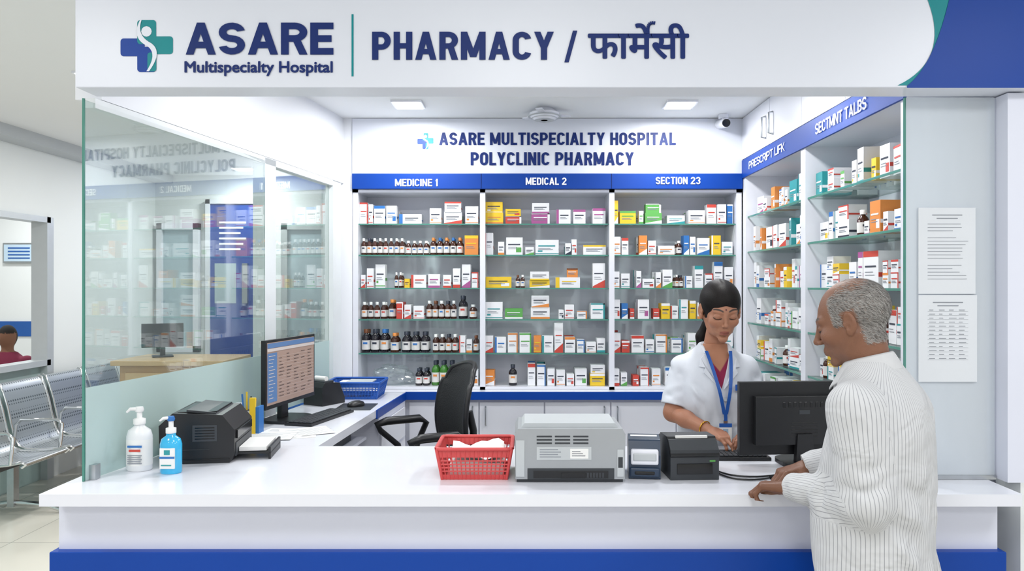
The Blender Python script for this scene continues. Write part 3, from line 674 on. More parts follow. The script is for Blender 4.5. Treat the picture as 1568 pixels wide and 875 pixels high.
g.prism([(-.101,.075),(-.05,.128),(.04,.126),(.04,.134),(-.055,.137),(-.107,.082)],-.083,.083,BLACK,'yz'); g.box(-.06,.06,-.103,-.09,.02,.055,BLACK2); g.box(-.055,.055,-.06,-.052,.13,.14,PAPER) ; g.box(.05,.07,-.102,-.099,.06,.066,PM['G'])
g.build('receipt_printer',bevel=.006)
g=MB()
for pts in ([(.66,2.62),(.70,2.55),(.78,2.53),(.88,2.56),(.96,2.59),(1.02,2.62)],[(.66,2.58),(.69,2.51),(.76,2.49),(.83,2.52),(.90,2.56),(.97,2.60)]):
    P3=[Vector((a,b_,Z+.004)) for a,b_ in pts]; out=[]
    for i in range(len(P3)-1):
        p0=P3[max(i-1,0)];p1=P3[i];p2=P3[i+1];p3=P3[min(i+2,len(P3)-1)]
        for t in (0,.25,.5,.75): out.append(.5*((2*p1)+(p2-p0)*t+(2*p0-5*p1+4*p2-p3)*t*t+(3*p1-p0-3*p2+p3)*t**3))
    g.tube(out+[P3[-1]],.0032,BLACK,8)
g.cyl((.82,2.51,Z+.007),(.85,2.53,Z+.007),.007,.007,BLACK); g.build('power_cable')

# ------------------------------------------------------------------ office chair
FAB=mat('mesh_fabric_black','#15171a',.75,bump=.3,scale=150)
g=MB(); g.T=Matrix.Translation((-.50,3.75,0))@Matrix.Rotation(math.radians(28),4,'Z')
v=[];f=[];NU,NV_=13,15
for side in(0,1):
    for j in range(NV_):
        t=j/(NV_-1); z=.86+.44*t; hw=.20*(1-.25*abs(2*t-1)**3)*(1-.12*t); xo=.19+.05*t+.04*math.sin(t*3.1)*-1+ (.025 if side else 0)
        for i in range(NU):
            u=i/(NU-1)*2-1; v.append((xo-.05*u*u,u*hw,z+.0*u-.03*u*u*(t>.8)))
n1=NU*NV_
for j in range(NV_-1):
    for i in range(NU-1):
        a=j*NU+i; f.append((a,a+1,a+NU+1,a+NU)); f.append((n1+a,n1+a+NU,n1+a+NU+1,n1+a+1))
edge=[i for i in range(NU)]+[j*NU+NU-1 for j in range(1,NV_)]+[(NV_-1)*NU+i for i in range(NU-2,-1,-1)]+[j*NU for j in range(NV_-2,0,-1)]
for k in range(len(edge)): a,b_=edge[k],edge[(k+1)%len(edge)]; f.append((a,n1+a,n1+b_,b_))
g.add(v,f,FAB,True)
g.tube([Vector(v[k])+Vector((.012,0,0)) for k in edge],.014,BLACK,8,True)
g.lathe((-.02,0,.70),[(.16,0),(.235,.015),(.25,.04),(.235,.07),(.15,.085),(.02,.08)],FAB,28)
g.tube([(.05,0,.70),(.2,0,.70),(.26,0,.76),(.26,0,.95),(.235,0,1.05)],[.025,.025,.022,.02,.02],BLACK)
for sy_ in(-1,1):
    y=.25*sy_; g.tube([(.02,y*.8,.70),(.02,y,.72),(.05,y*1.04,.86),(.10,y*1.04,.965),(.06,y*1.04,.99),(-.12,y*1.04,.99),(-.17,y*1.04,.975),(-.15,y*1.04,.94),(-.06,y*1.02,.86),(-.02,y,.72)],[.016]*3+[.017,.021,.022,.02]+[.016]*3,BLACK,10)
g.cyl((0,0,.12),(0,0,.70),.028,.024,CHROME)
for k in range(5):
    t=k*1.2566+.3; e=(.29*math.cos(t),.29*math.sin(t),.075); g.tube([(0,0,.14),(e[0]*.6,e[1]*.6,.115),e],[.03,.024,.018],BLACK)
    g.cyl((e[0],e[1]-.012,.03),(e[0],e[1]+.012,.03),.03,.03,BLACK,16); g.cyl((e[0],e[1],.03),(e[0],e[1],.08),.01,.01,BLACK,8)
ch=[(.17*math.cos(t*.2618),.17*math.sin(t*.2618),.34) for t in range(24)]; g.tube(ch,.010,CHROME,8,True)
g.build('office_chair')

# ------------------------------------------------------------------ waiting bench
pm=bpy.data.materials.new('perforated_steel'); pm.use_nodes=True; nt=pm.node_tree; b=nt.nodes['Principled BSDF']; b.inputs['Metallic'].default_value=.8; b.inputs['Roughness'].default_value=.35
tc=nt.nodes.new('ShaderNodeTexCoord'); vo=nt.nodes.new('ShaderNodeTexVoronoi'); vo.inputs['Randomness'].default_value=0; vo.inputs['Scale'].default_value=38
nt.links.new(tc.outputs['Object'],vo.inputs['Vector']); rp=nt.nodes.new('ShaderNodeValToRGB'); rp.color_ramp.elements[0].position=.28; rp.color_ramp.elements[1].position=.34
rp.color_ramp.elements[0].color=(*C('#6a7074'),1); rp.color_ramp.elements[1].color=(*C('#b4b9bc'),1); nt.links.new(vo.outputs['Distance'],rp.inputs[0]); nt.links.new(rp.outputs[0],b.inputs['Base Color'])
g=MB()
prof=[(.50,.415),(.53,.435),(.50,.45),(.40,.43),(.28,.42),(.16,.425),(.10,.45),(.065,.52),(.04,.62),(.015,.74),(-.02,.86),(-.05,.93),(-.075,.94)]
for k in range(4):
    y0=5.28+k*.56; y1=y0+.50
    v=[];f=[]
    for (a,z) in prof: v+= [(-4.05+a,y0,z),(-4.05+a,y0+.03,z-.006),(-4.05+a,y1-.03,z-.006),(-4.05+a,y1,z)]
    n=len(prof)
    for i in range(n-1):
        for j in range(3): a=i*4+j; f.append((a,a+1,a+5,a+4))
    g.add(v,f,pm,True); 
    for yy in (y0,y1): g.tube([(-4.05+a,yy,z) for a,z in prof],.011,CHROME,8)
for k in range(5):
    y=5.25+k*.56; g.tube([(-3.97,y,.44),(-3.95,y,.62),(-3.91,y,.66),(-3.63,y,.66),(-3.59,y,.63),(-3.61,y,.44)],.013,CHROME)
g.box(-3.87,-3.79,5.2,7.55,.35,.40,mat('bench_beam','#54595d',.4,.5))
for y in(5.6,7.2): g.box(-3.855,-3.805,y-.03,y+.03,.05,.35,STEEL); g.tube([(-4.09,y,.02),(-3.97,y,.06),(-3.83,y,.08),(-3.57,y,.06),(-3.45,y,.02)],.02,CHROME)
g.build('waiting_bench')

# ================================================================== PEOPLE (signed-distance modelling)
def stgrid(st):
    st=np.array(st,float); st=st[np.argsort(st[:,0])]; z=np.linspace(st[0,0],st[-1,0],200); cols=[z]
    dz=z[1]-z[0]; m=max(1,int(.022/dz)); kern=np.exp(-.5*(np.arange(-3*m,3*m+1)/m)**2); kern/=kern.sum()
    for j in range(1,5):
        a=np.interp(z,st[:,0],st[:,j]); cols.append(np.convolve(np.pad(a,3*m,mode='edge'),kern,'valid'))
    return np.stack(cols,1)
class SD_:
    def __init__(s,lo,hi,h):
        s.lo=np.array(lo,float);s.h=h; n=np.ceil((np.array(hi)-s.lo)/h).astype(int)+1
        s.ax=[(s.lo[i]+h*np.arange(n[i])).astype(np.float32) for i in range(3)]; s.F=np.full(n,1.0,np.float32)
    def ap(s,fn,lo,hi,k,op='u'):
        sl=[]
        for i in range(3):
            a=int(np.searchsorted(s.ax[i],lo[i]-k-2*s.h)); b_=int(np.searchsorted(s.ax[i],hi[i]+k+2*s.h)); sl.append(slice(a,b_))
            if b_<=a: return
        X=s.ax[0][sl[0]][:,None,None];Y=s.ax[1][sl[1]][None,:,None];Z_=s.ax[2][sl[2]][None,None,:]
        d=fn(X,Y,Z_).astype(np.float32); f=s.F[tuple(sl)]
        if op=='u':
            if k>0: h=np.clip(.5+.5*(f-d)/k,0,1); r=f*(1-h)+d*h-k*h*(1-h)
            else: r=np.minimum(f,d)
        else:
            if k>0: h=np.clip(.5-.5*(f+d)/k,0,1); r=f*(1-h)-d*h+k*h*(1-h)
            else: r=np.maximum(f,-d)
        s.F[tuple(sl)]=r
    def cap(s,a,b_,ra,rb,k=.01,op='u',flat=False):
        a=np.array(a,float);b_=np.array(b_,float);ab=b_-a;L2=ab@ab+1e-12;L=math.sqrt(L2)
        def fn(X,Y,Z_):
            px,py,pz=X-a[0],Y-a[1],Z_-a[2]; t0=(px*ab[0]+py*ab[1]+pz*ab[2])/L2; t=np.clip(t0,0,1)
            d=np.sqrt((px-t*ab[0])**2+(py-t*ab[1])**2+(pz-t*ab[2])**2)-(ra+(rb-ra)*t)
            if flat: d=np.maximum(d,(t0-1)*L)
            return d
        r=max(ra,rb); s.ap(fn,np.minimum(a,b_)-r,np.maximum(a,b_)+r,k,op)
    def ell(s,c,r,k=.01,op='u',R=None):
        c=np.array(c,float);r=np.array(r,float)
        def fn(X,Y,Z_):
            x,y,z=X-c[0],Y-c[1],Z_-c[2]
            if R is not None: x,y,z=(R[0][0]*x+R[0][1]*y+R[0][2]*z),(R[1][0]*x+R[1][1]*y+R[1][2]*z),(R[2][0]*x+R[2][1]*y+R[2][2]*z)
            k0=np.sqrt((x/r[0])**2+(y/r[1])**2+(z/r[2])**2); k1=np.sqrt((x/r[0]**2)**2+(y/r[1]**2)**2+(z/r[2]**2)**2)+1e-9
            return k0*(k0-1)/k1
        m=max(r) if R is not None else r
        s.ap(fn,c-m,c+m,k,op)
    def loft(s,st,c,right,k=.02,n=2.3,wr=0,op='u'):
        st=stgrid(st); rx,ry=right; fx_,fy_=-ry,rx
        def fn(X,Y,Z_):
            z=Z_; I=lambda j: np.interp(z,st[:,0],st[:,j])
            du,dv,a,b_=I(1),I(2),I(3),I(4)
            x,y=X-c[0],Y-c[1]; u=x*rx+y*ry-du; v=x*fx_+y*fy_-dv
            d=((np.abs(u/a)**n+np.abs(v/b_)**n)**(1/n)-1)*np.minimum(a,b_)
            if wr: d=d+wr*(np.sin(38*z+7*np.sin(9*u+3)+5*v)*.5+np.sin(22*u-17*z+3*np.sin(14*z))*.5)
            return np.maximum(d,np.maximum(st[0,0]-z,z-st[-1,0]))
        m=st[:,3:5].max()+np.abs(st[:,1:3]).max()+.01
        s.ap(fn,(c[0]-m,c[1]-m,st[0,0]),(c[0]+m,c[1]+m,st[-1,0]),k,op)
    def folds(s,lines,amp,wid):
        for a,b_,sg in lines:
            a=np.array(a,float);b_=np.array(b_,float);ab=b_-a;L2=ab@ab
            lo=np.minimum(a,b_)-3*wid;hi=np.maximum(a,b_)+3*wid
            sl=[slice(int(np.searchsorted(s.ax[i],lo[i])),int(np.searchsorted(s.ax[i],hi[i]))) for i in range(3)]
            X=s.ax[0][sl[0]][:,None,None];Y=s.ax[1][sl[1]][None,:,None];Z_=s.ax[2][sl[2]][None,None,:]
            px,py,pz=X-a[0],Y-a[1],Z_-a[2]; t0=(px*ab[0]+py*ab[1]+pz*ab[2])/L2; t=np.clip(t0,0,1)
            d2=(px-t*ab[0])**2+(py-t*ab[1])**2+(pz-t*ab[2])**2
            s.F[tuple(sl)]-=(sg*amp*np.exp(-d2/(wid*wid))*np.sin(np.pi*np.clip(t*.9+.05,0,1))).astype(np.float32)
    def mesh(s):
        F=s.F; N=F.shape; cn=(N[0]-1,N[1]-1,N[2]-1)
        keys=[];pos=[];faces=[]
        sgn=F<0
        for a in range(3):
            s0=[slice(None)]*3;s1=[slice(None)]*3; s0[a]=slice(0,-1); s1[a]=slice(1,None)
            m=sgn[tuple(s0)]!=sgn[tuple(s1)]; I=np.array(np.nonzero(m)).T
            J=I.copy(); J[:,a]+=1
            f0=F[I[:,0],I[:,1],I[:,2]];f1=F[J[:,0],J[:,1],J[:,2]]; t=f0/(f0-f1)
            P=I.astype(float); P[:,a]+=t
            b_,c=(a+1)%3,(a+2)%3; q=[]
            for db,dc in((1,1),(0,1),(0,0),(1,0)):
                K=I.copy(); K[:,b_]-=db; K[:,c]-=dc
                ok=(K[:,b_]>=0)&(K[:,c]>=0)&(K[:,b_]<cn[b_])&(K[:,c]<cn[c])
                key=(K[:,0]*cn[1]+K[:,1])*cn[2]+K[:,2]; key=np.where(ok,key,-1); q.append(key)
                keys.append(key[ok]); pos.append(P[ok])
            q=np.array(q).T; ok=(q>=0).all(1); q=q[ok]; ins=(f0<0)[ok]
            q[~ins]=q[~ins][:,::-1]; faces.append(q)
        keys=np.concatenate(keys);pos=np.concatenate(pos); faces=np.concatenate(faces)
        uk,inv=np.unique(keys,return_inverse=True); cnt=np.bincount(inv)
        V=np.stack([np.bincount(inv,weights=pos[:,i])/cnt for i in range(3)],1)*s.h+s.lo
        return V,np.searchsorted(uk,faces)
def smoothv(V,Fc,it=1,lam=.5):
    e=np.concatenate([Fc[:,[0,1]],Fc[:,[1,2]],Fc[:,[2,3]],Fc[:,[3,0]]]); e=np.concatenate([e,e[:,::-1]])
    n=len(V); cnt=np.bincount(e[:,0],minlength=n)+1e-9
    for _ in range(it):
        for l in (lam,-lam*1.02) if it>1 else (lam,):
            A_=np.stack([np.bincount(e[:,0],weights=V[e[:,1],i],minlength=n)/cnt for i in range(3)],1); V=V+l*(A_-V)
    return V
def sobj(name,V,Fc,m,parent=None,M=None,col=None,attr=None):
    me=bpy.data.meshes.new(name); me.vertices.add(len(V)); 
    W=V if M is None else V@np.array(M.to_3x3()).T+np.array(M.translation)
    me.vertices.foreach_set('co',W.astype(np.float32).ravel())
    me.loops.add(Fc.size); me.loops.foreach_set('vertex_index',Fc.astype(np.int32).ravel())
    me.polygons.add(len(Fc)); me.polygons.foreach_set('loop_start',np.arange(0,Fc.size,4,dtype=np.int32)); me.polygons.foreach_set('loop_total',np.full(len(Fc),4,np.int32))
    me.update(calc_edges=True); me.polygons.foreach_set('use_smooth',np.ones(len(Fc),bool)); me.materials.append(m)
    if col is not None:
        ca=me.color_attributes.new('Col','FLOAT_COLOR','POINT'); ca.data.foreach_set('color',np.concatenate([col,np.ones((len(V),1))],1).astype(np.float32).ravel())
    if attr is not None:
        at=me.attributes.new('stripe','FLOAT','POINT'); at.data.foreach_set('value',attr.astype(np.float32))
    o=bpy.data.objects.new(name,me); COL.objects.link(o)
    if parent: par(o,parent)
    return o
def attrmat(name,rough=.5,sss=0,bscale=400,bstr=.15,var=.05):
    m=bpy.data.materials.new(name); m.use_nodes=True; nt=m.node_tree; b=nt.nodes['Principled BSDF']
    a=nt.nodes.new('ShaderNodeAttribute'); a.attribute_name='Col'
    tc=nt.nodes.new('ShaderNodeTexCoord'); nz=nt.nodes.new('ShaderNodeTexNoise'); nz.inputs['Scale'].default_value=bscale; nz.inputs['Detail'].default_value=3
    nt.links.new(tc.outputs['Object'],nz.inputs['Vector'])
    n2=nt.nodes.new('ShaderNodeTexNoise'); n2.inputs['Scale'].default_value=30; nt.links.new(tc.outputs['Object'],n2.inputs['Vector'])
    mr=nt.nodes.new('ShaderNodeMapRange'); mr.inputs[3].default_value=1-var*2; mr.inputs[4].default_value=1+var*2; nt.links.new(n2.outputs['Fac'],mr.inputs[0])
    vm=nt.nodes.new('ShaderNodeVectorMath'); vm.operation='SCALE'; nt.links.new(a.outputs['Color'],vm.inputs[0]); nt.links.new(mr.outputs[0],vm.inputs['Scale']); nt.links.new(vm.outputs[0],b.inputs['Base Color'])
    bp=nt.nodes.new('ShaderNodeBump'); bp.inputs['Strength'].default_value=bstr; bp.inputs['Distance'].default_value=.002; nt.links.new(nz.outputs['Fac'],bp.inputs['Height']); nt.links.new(bp.outputs[0],b.inputs['Normal'])
    b.inputs['Roughness'].default_value=rough
    if sss: b.inputs['Subsurface Weight'].default_value=sss; b.inputs['Subsurface Radius'].default_value=(.01,.004,.002); b.inputs['Subsurface Scale'].default_value=.5
    return m
SKINM=attrmat('skin',.5,.12,260,.35,.07); CLOTHM=attrmat('cloth',.85,0,600,.2,.02); HAIRM=attrmat('hair',.5,0,300,.3,.1)
HAIRM.node_tree.nodes['Principled BSDF'].inputs['Specular IOR Level'].default_value=.2
def norm(v): v=np.array(v,float); return v/np.linalg.norm(v)
def frame(fwd,up):
    f=norm(fwd); r=norm(np.cross(f,up)); u=np.cross(r,f); return r,f,u
def fmat(c,fwd,up):
    r,f,u=frame(fwd,up); M=Matrix.Identity(4)
    for i in range(3): M[i][0]=r[i];M[i][1]=f[i];M[i][2]=u[i];M[i][3]=c[i]
    return M
def head_sdf(g,female,neck):
    q=1 if not female else .90
    g.ell((0,-.018,.035),(.076,.097,.085),.01)
    g.ell((0,.026,-.012),(.064*q,.068,.088),.02)
    if not female: g.ell((0,.030,-.070),(.050,.052,.040),.02)
    else: g.ell((0,.032,-.066),(.041,.050,.040),.02)
    cw_=.010 if not female else .004
    g.cap((-cw_,.076,-.098),(cw_,.076,-.098),.014,.014,.02)
    for sx_ in(-1,1):
        g.cap((sx_*.060*q,-.002,-.035),(sx_*.045*q,.02,-.080),.016 if not female else .013,.015 if not female else .010,.025)
        g.ell((sx_*.043*q,.062,-.024),(.022,.022,.020),.02)
        g.cap((sx_*.012,.083,.022),(sx_*.044,.072,.024),.009 if not female else .006,.008 if not female else .006,.014)
        g.ell((sx_*.031,.100,.002),(.019,.014,.013),.012,'s')
        g.ell((sx_*.031,.0775,.001),(.0150,.0135,.0125),.003)
        g.cap((sx_*.020,.0895,-.011),(sx_*.041,.0815,-.011),.0015,.0015,.004,'s')
    w=1 if not female else .74
    g.cap((0,.090,.012),(0,.108 if not female else .102,-.026),.0065*w,.0095*w,.010)
    g.ell((0,.110 if not female else .104,-.030),(.0105*w,.011*w,.0095*w),.006)
    for sx_ in(-1,1):
        g.ell((sx_*.0125*w,.099 if not female else .096,-.034),(.0075*w,.0095*w,.007*w),.005)
        g.ell((sx_*.0065*w,.106 if not female else .102,-.043),(.0038,.005,.0035),.002,'s')
    g.ell((0,.080 if not female else .074,-.064),(.026*q,.020,.018),.014)
    my=-.002 if not female else -.0055; lr=.9 if not female else .80
    g.cap((-.014*lr,.0925+my,-.0595),(.014*lr,.0925+my,-.0595),.0048*lr,.0048*lr,.006)
    if not female: g.cap((0,.0950+my,-.0595),(0,.0950+my,-.0595),.0045*lr,.0045*lr,.008)
    g.cap((-.010*lr,.0925+my,-.0700),(.010*lr,.0925+my,-.0700),.0056*lr,.0056*lr,.006)
    g.cap((-.016,.0965+my,-.0650),(.016,.0965+my,-.0650),.0009,.0009,.003,'s')
    g.cap((-.012,.089+my,-.081),(.012,.089+my,-.081),.004,.004,.008,'s')
    for sx_ in(-1,1):
        a=math.radians(18)*sx_; R=[[math.cos(a),math.sin(a),0],[-math.sin(a),math.cos(a),0],[0,0,1]]
        g.ell((sx_*.080,-.010,-.002),(.008,.018,.031),.006,R=R)
        g.ell((sx_*.078,-.002,-.026),(.007,.009,.012),.006)
        g.ell((sx_*.0885,-.007,.006),(.006,.011,.017),.004,'s',R=R)
        g.ell((sx_*.087,-.001,-.010),(.006,.007,.008),.004,'s',R=R)
        g.cap((sx_*.079,.006,-.008),(sx_*.079,.006,-.002),.004,.004,.003)
    r=.053 if not female else .041
    g.cap((0,-.022,-.05),neck,r,r*1.06,.022)
def head_col(V,skin,dark,lip,female):
    x=np.abs(V[:,0]);y=V[:,1];z=V[:,2]; c=np.tile(np.array(skin),(len(V),1))
    def blend(m,t): 
        nonlocal c
        m=np.clip(m,0,1)[:,None]; c=c*(1-m)+np.array(t)*m
    sst=lambda e0,e1,v:np.clip((v-e0)/(e1-e0),0,1)
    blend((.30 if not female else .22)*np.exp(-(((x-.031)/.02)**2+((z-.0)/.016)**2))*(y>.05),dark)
    blend(.2*np.exp(-(((x-.045)/.018)**2+((z+.03)/.018)**2))*(y>.03),[skin[0]*1.05,skin[1]*.75,skin[2]*.7])
    mw=.0200 if not female else .0215
    ml=sst(mw,mw-.005,x)*sst(.0108,.0080,np.abs(z+.0650)*(1+ (x/.024)**2))*(y>.070); blend(ml*(.75 if female else .35),lip)
    blend((.8 if female else .5)*np.exp(-((z+.0650)/.0012)**2)*sst(mw-.001,mw-.005,x)*(y>.076),dark)
    zc=.0265+.006*np.sin(np.clip((x-.010)/.040,0,1)*2.6); th=(.0042 if not female else .0034)*(1-.5*sst(.03,.052,x)); bm=sst(1.25,.75,np.abs(z-zc)/th)*sst(.009,.013,x)*sst(.053,.047,x)*(y>.045)
    blend(bm*(.92 if female else .6),[.012,.009,.008] if female else [.08,.07,.06])
    zl=-.0035-.0045*(1-np.clip(((x-.031)/.0155)**2,0,1)); em=sst(1.3,.7,np.abs(z-zl)/.0022)*sst(.0180,.0150,np.abs(x-.031))*(y>.06); 
    blend(em,[.006,.005,.005])
    if female:
        bd=((V[:,0]/.0034)**2+((z-.034)/.0034)**2<1)&(y>.05); blend(bd*1.,[.10,.006,.015])
    else:
        blend(.15*sst(-.045,-.06,z)*(y>.0)*sst(.02,.05,y),[.10,.08,.075])
    blend(.6*np.exp(-(((x-.0065)**2)/.003**2+((z+.042)/.003)**2))*(y>.09),dark)
    return c
def hand(g,wr,fwd,up,thumb,curl=(25,35,25),sc_=1.0,spread=.06,k=.006):
    r,f,u=frame(fwd,up); s_=r*thumb; wr=np.array(wr,float)
    offs=[.030,.010,-.010,-.028]; kl=[.088,.091,.086,.078]; L=[(.040,.025,.019),(.045,.028,.020),(.041,.026,.019),(.032,.019,.017)]; R_=[.0092,.0095,.009,.0078]
    for i in range(4):
        kn=wr+(f*kl[i]+s_*offs[i])*sc_
        g.cap(wr+s_*offs[i]*.62*sc_+f*.01,kn,.0165*sc_,.0105*sc_,.014 if i else .01)
        ang=0; d0=norm(f+s_*offs[i]*spread*20); p=kn; rr_=R_[i]*sc_
        for j in range(3):
            ang+=math.radians(curl[j]+(i*3)); d=d0*math.cos(ang)-u*math.sin(ang); p2=p+d*L[i][j]*sc_
            g.cap(p,p2,rr_,rr_*.9,.0035 if j else .005); g.ell(p,(rr_*1.06,)*3,.003); p=p2; rr_*=.9
    b0=wr+(f*.022+s_*.022-u*.004)*sc_; b1=b0+(f*.030+s_*.026-u*.012)*sc_; b2=b1+(f*.030+s_*.008-u*.008)*sc_; b3=b2+(f*.024-s_*.002-u*.006)*sc_
    g.cap(b0,b1,.0155*sc_,.0125*sc_,.012); g.cap(b1,b2,.0115*sc_,.0100*sc_,.004); g.cap(b2,b3,.0100*sc_,.0080*sc_,.003)

# ---------------------------- MAN
man=empty('elderly_man',(1.0,2.1,0))
SK=C('#7e553f'); SKD=C('#44291e')
Fm=norm((-.75,.66,0)); Rm=np.array([Fm[1],-Fm[0],0])
Lm=-Rm; c0=np.array([1.0,2.1,0])
HM=fmat((.935,2.148,1.596),(-.83,.57,-.33),(0,0,1))
nk_=np.array(HM.inverted()@Vector((c0[0]+Fm[0]*.03,c0[1]+Fm[1]*.03,1.44)))
g=SD_((-.11,-.20,-.22),(.11,.14,.14),.0021); head_sdf(g,False,nk_); 
V,Fc=g.mesh(); V=smoothv(V,Fc,2)
col=head_col(V,SK,SKD,C('#6e4038'),False)
def hairmask_m(V):
    x,y,z=V[:,0],V[:,1],V[:,2]; ax_=np.abs(x)
    ss=lambda e0,e1,v:np.clip((v-e0)/(e1-e0),0,1)
    back=ss(-.024,-.034,y)*ss(-.075,-.062,z)
    above=ss(.030,.038,z)*ss(.040,.026,y+.55*np.maximum(z-.05,0))
    burn=ss(.042,.035,y)*ss(.012,.018,y)*ss(-.006,.002,z)*ss(.05,.055,ax_)
    m=np.maximum(np.maximum(back,above),burn)
    ear=(ax_>.0775)&(y>-.034)&(y<.012)&(z<.030)&(z>-.05)
    m=m*(~ear)
    top=ss(.070,.096,z)*ss(-.095,-.060,y)
    return m,top
hm,top=hairmask_m(V)
sm=(hm*(1-.8*top))[:,None]*.7; col=col*(1-sm)+np.array(C('#8d8883'))*sm
sobj('head',V,Fc,SKINM,man,HM,col)
def strands(V,Fc,prob,n,L,dirfn,m_list,name,parent,M,w=.0007,seed=1,lift=.28):
    rs_=np.random.RandomState(seed); fc=V[Fc].mean(1); a=V[Fc[:,1]]-V[Fc[:,0]]; b_=V[Fc[:,2]]-V[Fc[:,0]]; nn=np.cross(a,b_); nn/=np.linalg.norm(nn,axis=1)[:,None]+1e-12
    p=prob[Fc].mean(1); p=p/p.sum(); idx=rs_.choice(len(fc),n,p=p); P=fc[idx]+rs_.normal(0,.0006,(n,3)); N=nn[idx]; D=dirfn(P,N)+rs_.normal(0,.16,(n,3)); D/=np.linalg.norm(D,axis=1)[:,None]
    ln=L*rs_.uniform(.6,1.2,(n,1)); S_=np.cross(D,N); S_/=np.linalg.norm(S_,axis=1)[:,None]+1e-9
    p0=P-S_*w;p1=P+S_*w; mid=P+D*ln*.5+N*ln*lift; q0=mid-S_*w*.8;q1=mid+S_*w*.8; tip=P+D*ln+N*ln*lift*.9
    VV=np.stack([p0,p1,q1,q0,tip+S_*w*.2,tip-S_*w*.2],1).reshape(-1,3)
    W=VV@np.array(M.to_3x3()).T+np.array(M.translation)
    f=[];mi=[]
    for i in range(n): o=i*6; f+=[(o,o+1,o+2,o+3),(o+3,o+2,o+4,o+5)]; k=i%len(m_list); mi+=[k,k]
    me=bpy.data.meshes.new(name); me.from_pydata(W.tolist(),[],f)
    for m in m_list: me.materials.append(m)
    me.polygons.foreach_set('material_index',mi); me.update(); o=bpy.data.objects.new(name,me); COL.objects.link(o); par(o,parent); return o
H1=mat('hair_grey_light','#a5a29e',.6); H2=mat('hair_grey_mid','#82807d',.6); H3=mat('hair_grey_dark','#524e4b',.6)
def dman(P,N):
    d=np.tile(np.array([0,-.75,-.65]),(len(P),1)); d[:,1]+=np.where(P[:,2]>.06,-.4,0); d[:,2]+=np.where((P[:,1]<-.07),-.6,0); d=d-N*(d*N).sum(1)[:,None]; return d
pr=hm*(1-.86*top)
strands(V,Fc,pr,15000,.011,dman,[H1,H2,H1,H3],'hair',man,HM,.0005,1,.08)
def dbrow(P,N): 
    d=np.stack([np.sign(P[:,0])*.9,P[:,1]*0-.3,P[:,0]*0-.1],1); return d-N*(d*N).sum(1)[:,None]
x=np.abs(V[:,0]); zc=.0265+.006*np.sin(np.clip((x-.010)/.040,0,1)*2.6); pb=((np.abs(V[:,2]-zc)<.0035)&(x>.012)&(x<.048)&(V[:,1]>.045)).astype(float)
strands(V,Fc,pb,320,.005,dbrow,[H2,H3],'eyebrows',man,HM,.0004,2,.05)
SL=c0+Lm*.172+Fm*.02; SLp=np.array([SL[0],SL[1],1.375]); EL=np.array([.885,1.955,1.135]); WL=np.array([.800,2.235,1.098])
SRp=np.array([*(c0+Rm*.172+Fm*.02)[:2],1.375]); ER=np.array([1.075,2.36,1.17]); WR=np.array([.895,2.395,1.118])
st=[(.72,0,.0,.192,.137),(.9,0,.024,.192,.152),(1.05,0,.032,.190,.158),(1.2,0,.015,.188,.144),(1.32,0,.000,.188,.127),(1.385,0,.0,.162,.114),(1.43,0,.010,.115,.092),(1.465,0,.025,.072,.070),(1.485,0,.030,.058,.060)]
g=SD_((.64,1.76,.70),(1.36,2.54,1.54),.0045)
g.loft(st,c0[:2],Rm[:2],.0,2.15,.002)
for sh in(SLp,SRp): g.cap((c0[0]+Fm[0]*.02,c0[1]+Fm[1]*.02,1.410),sh,.055,.056,.07)
g.cap(SLp,EL,.060,.060,.05); g.cap(EL,WL,.058,.042,.02,flat=True)
g.cap(SRp,ER,.060,.060,.05); g.cap(ER,WR,.058,.042,.02,flat=True)
def W3(r_,f_,z_): 
    p=c0+Rm*r_+Fm*f_; return (p[0],p[1],z_)
fl=[]
for k in range(9):
    u0=-.16+.03*k; fl.append((W3(u0,-.13,1.30-.02*k),W3(u0+.05*(1 if k%2 else -1),-.15,1.02-.02*(k%3)),1 if k%2 else -1))
for k in range(6): fl.append((W3(-.17,-.02-.02*k,1.22-.06*k),W3(-.05,-.14,1.12-.07*k),1 if k%2 else -.8))
for k in range(7): fl.append((W3(-.18+.05*k,-.13,1.0-.03*(k%2)),W3(-.16+.05*k,-.14,.80),1 if k%2 else -1))
for k in range(5): fl.append((W3(.02+.03*k,-.13,1.40-.02*k),W3(.12+.015*k,-.08,1.22-.03*k),1 if k%2 else -1))
g.folds(fl,.012,.020)
def ring(c,ax,r,dz,n=7,amp=1):
    ax=norm(ax); o=norm(np.cross(ax,[.2,.9,.1])); w_=np.cross(ax,o); out=[]
    for k in range(n):
        t=k*2*math.pi/n+dz; a=c+ (o*math.cos(t)+w_*math.sin(t))*r+ax*.03*math.sin(k*2.1+dz); b_=c+(o*math.cos(t+1.5)+w_*math.sin(t+1.5))*r+ax*(.03*math.sin(k*2.1+dz)+.045*(1 if k%2 else -1)); out.append((a,b_,1 if k%2 else -1))
    return out
fl=[]
for S0,E0,W0 in((SLp,EL,WL),(SRp,ER,WR)):
    for t,dz in((.35,.2),(.62,1.1),(.85,2.2)): fl+=ring(S0+(E0-S0)*t,E0-S0,.060,dz)
    fl+=ring(E0,W0-E0,.058,.7); fl+=ring(E0+(W0-E0)*.35,W0-E0,.055,1.9); fl+=ring(E0+(W0-E0)*.7,W0-E0,.048,.4)
g.folds(fl,.010,.014)
V,Fc=g.mesh(); V=smoothv(V,Fc,1)
def segdist(V,a,b_):
    ab=b_-a; t=np.clip(((V-a)@ab)/(ab@ab),0,1); return np.linalg.norm(V-a-t[:,None]*ab,axis=1)
u=(V-c0)@Rm; v=(V-c0)@Fm; st_=np.arctan2(u,v-.0)*.155
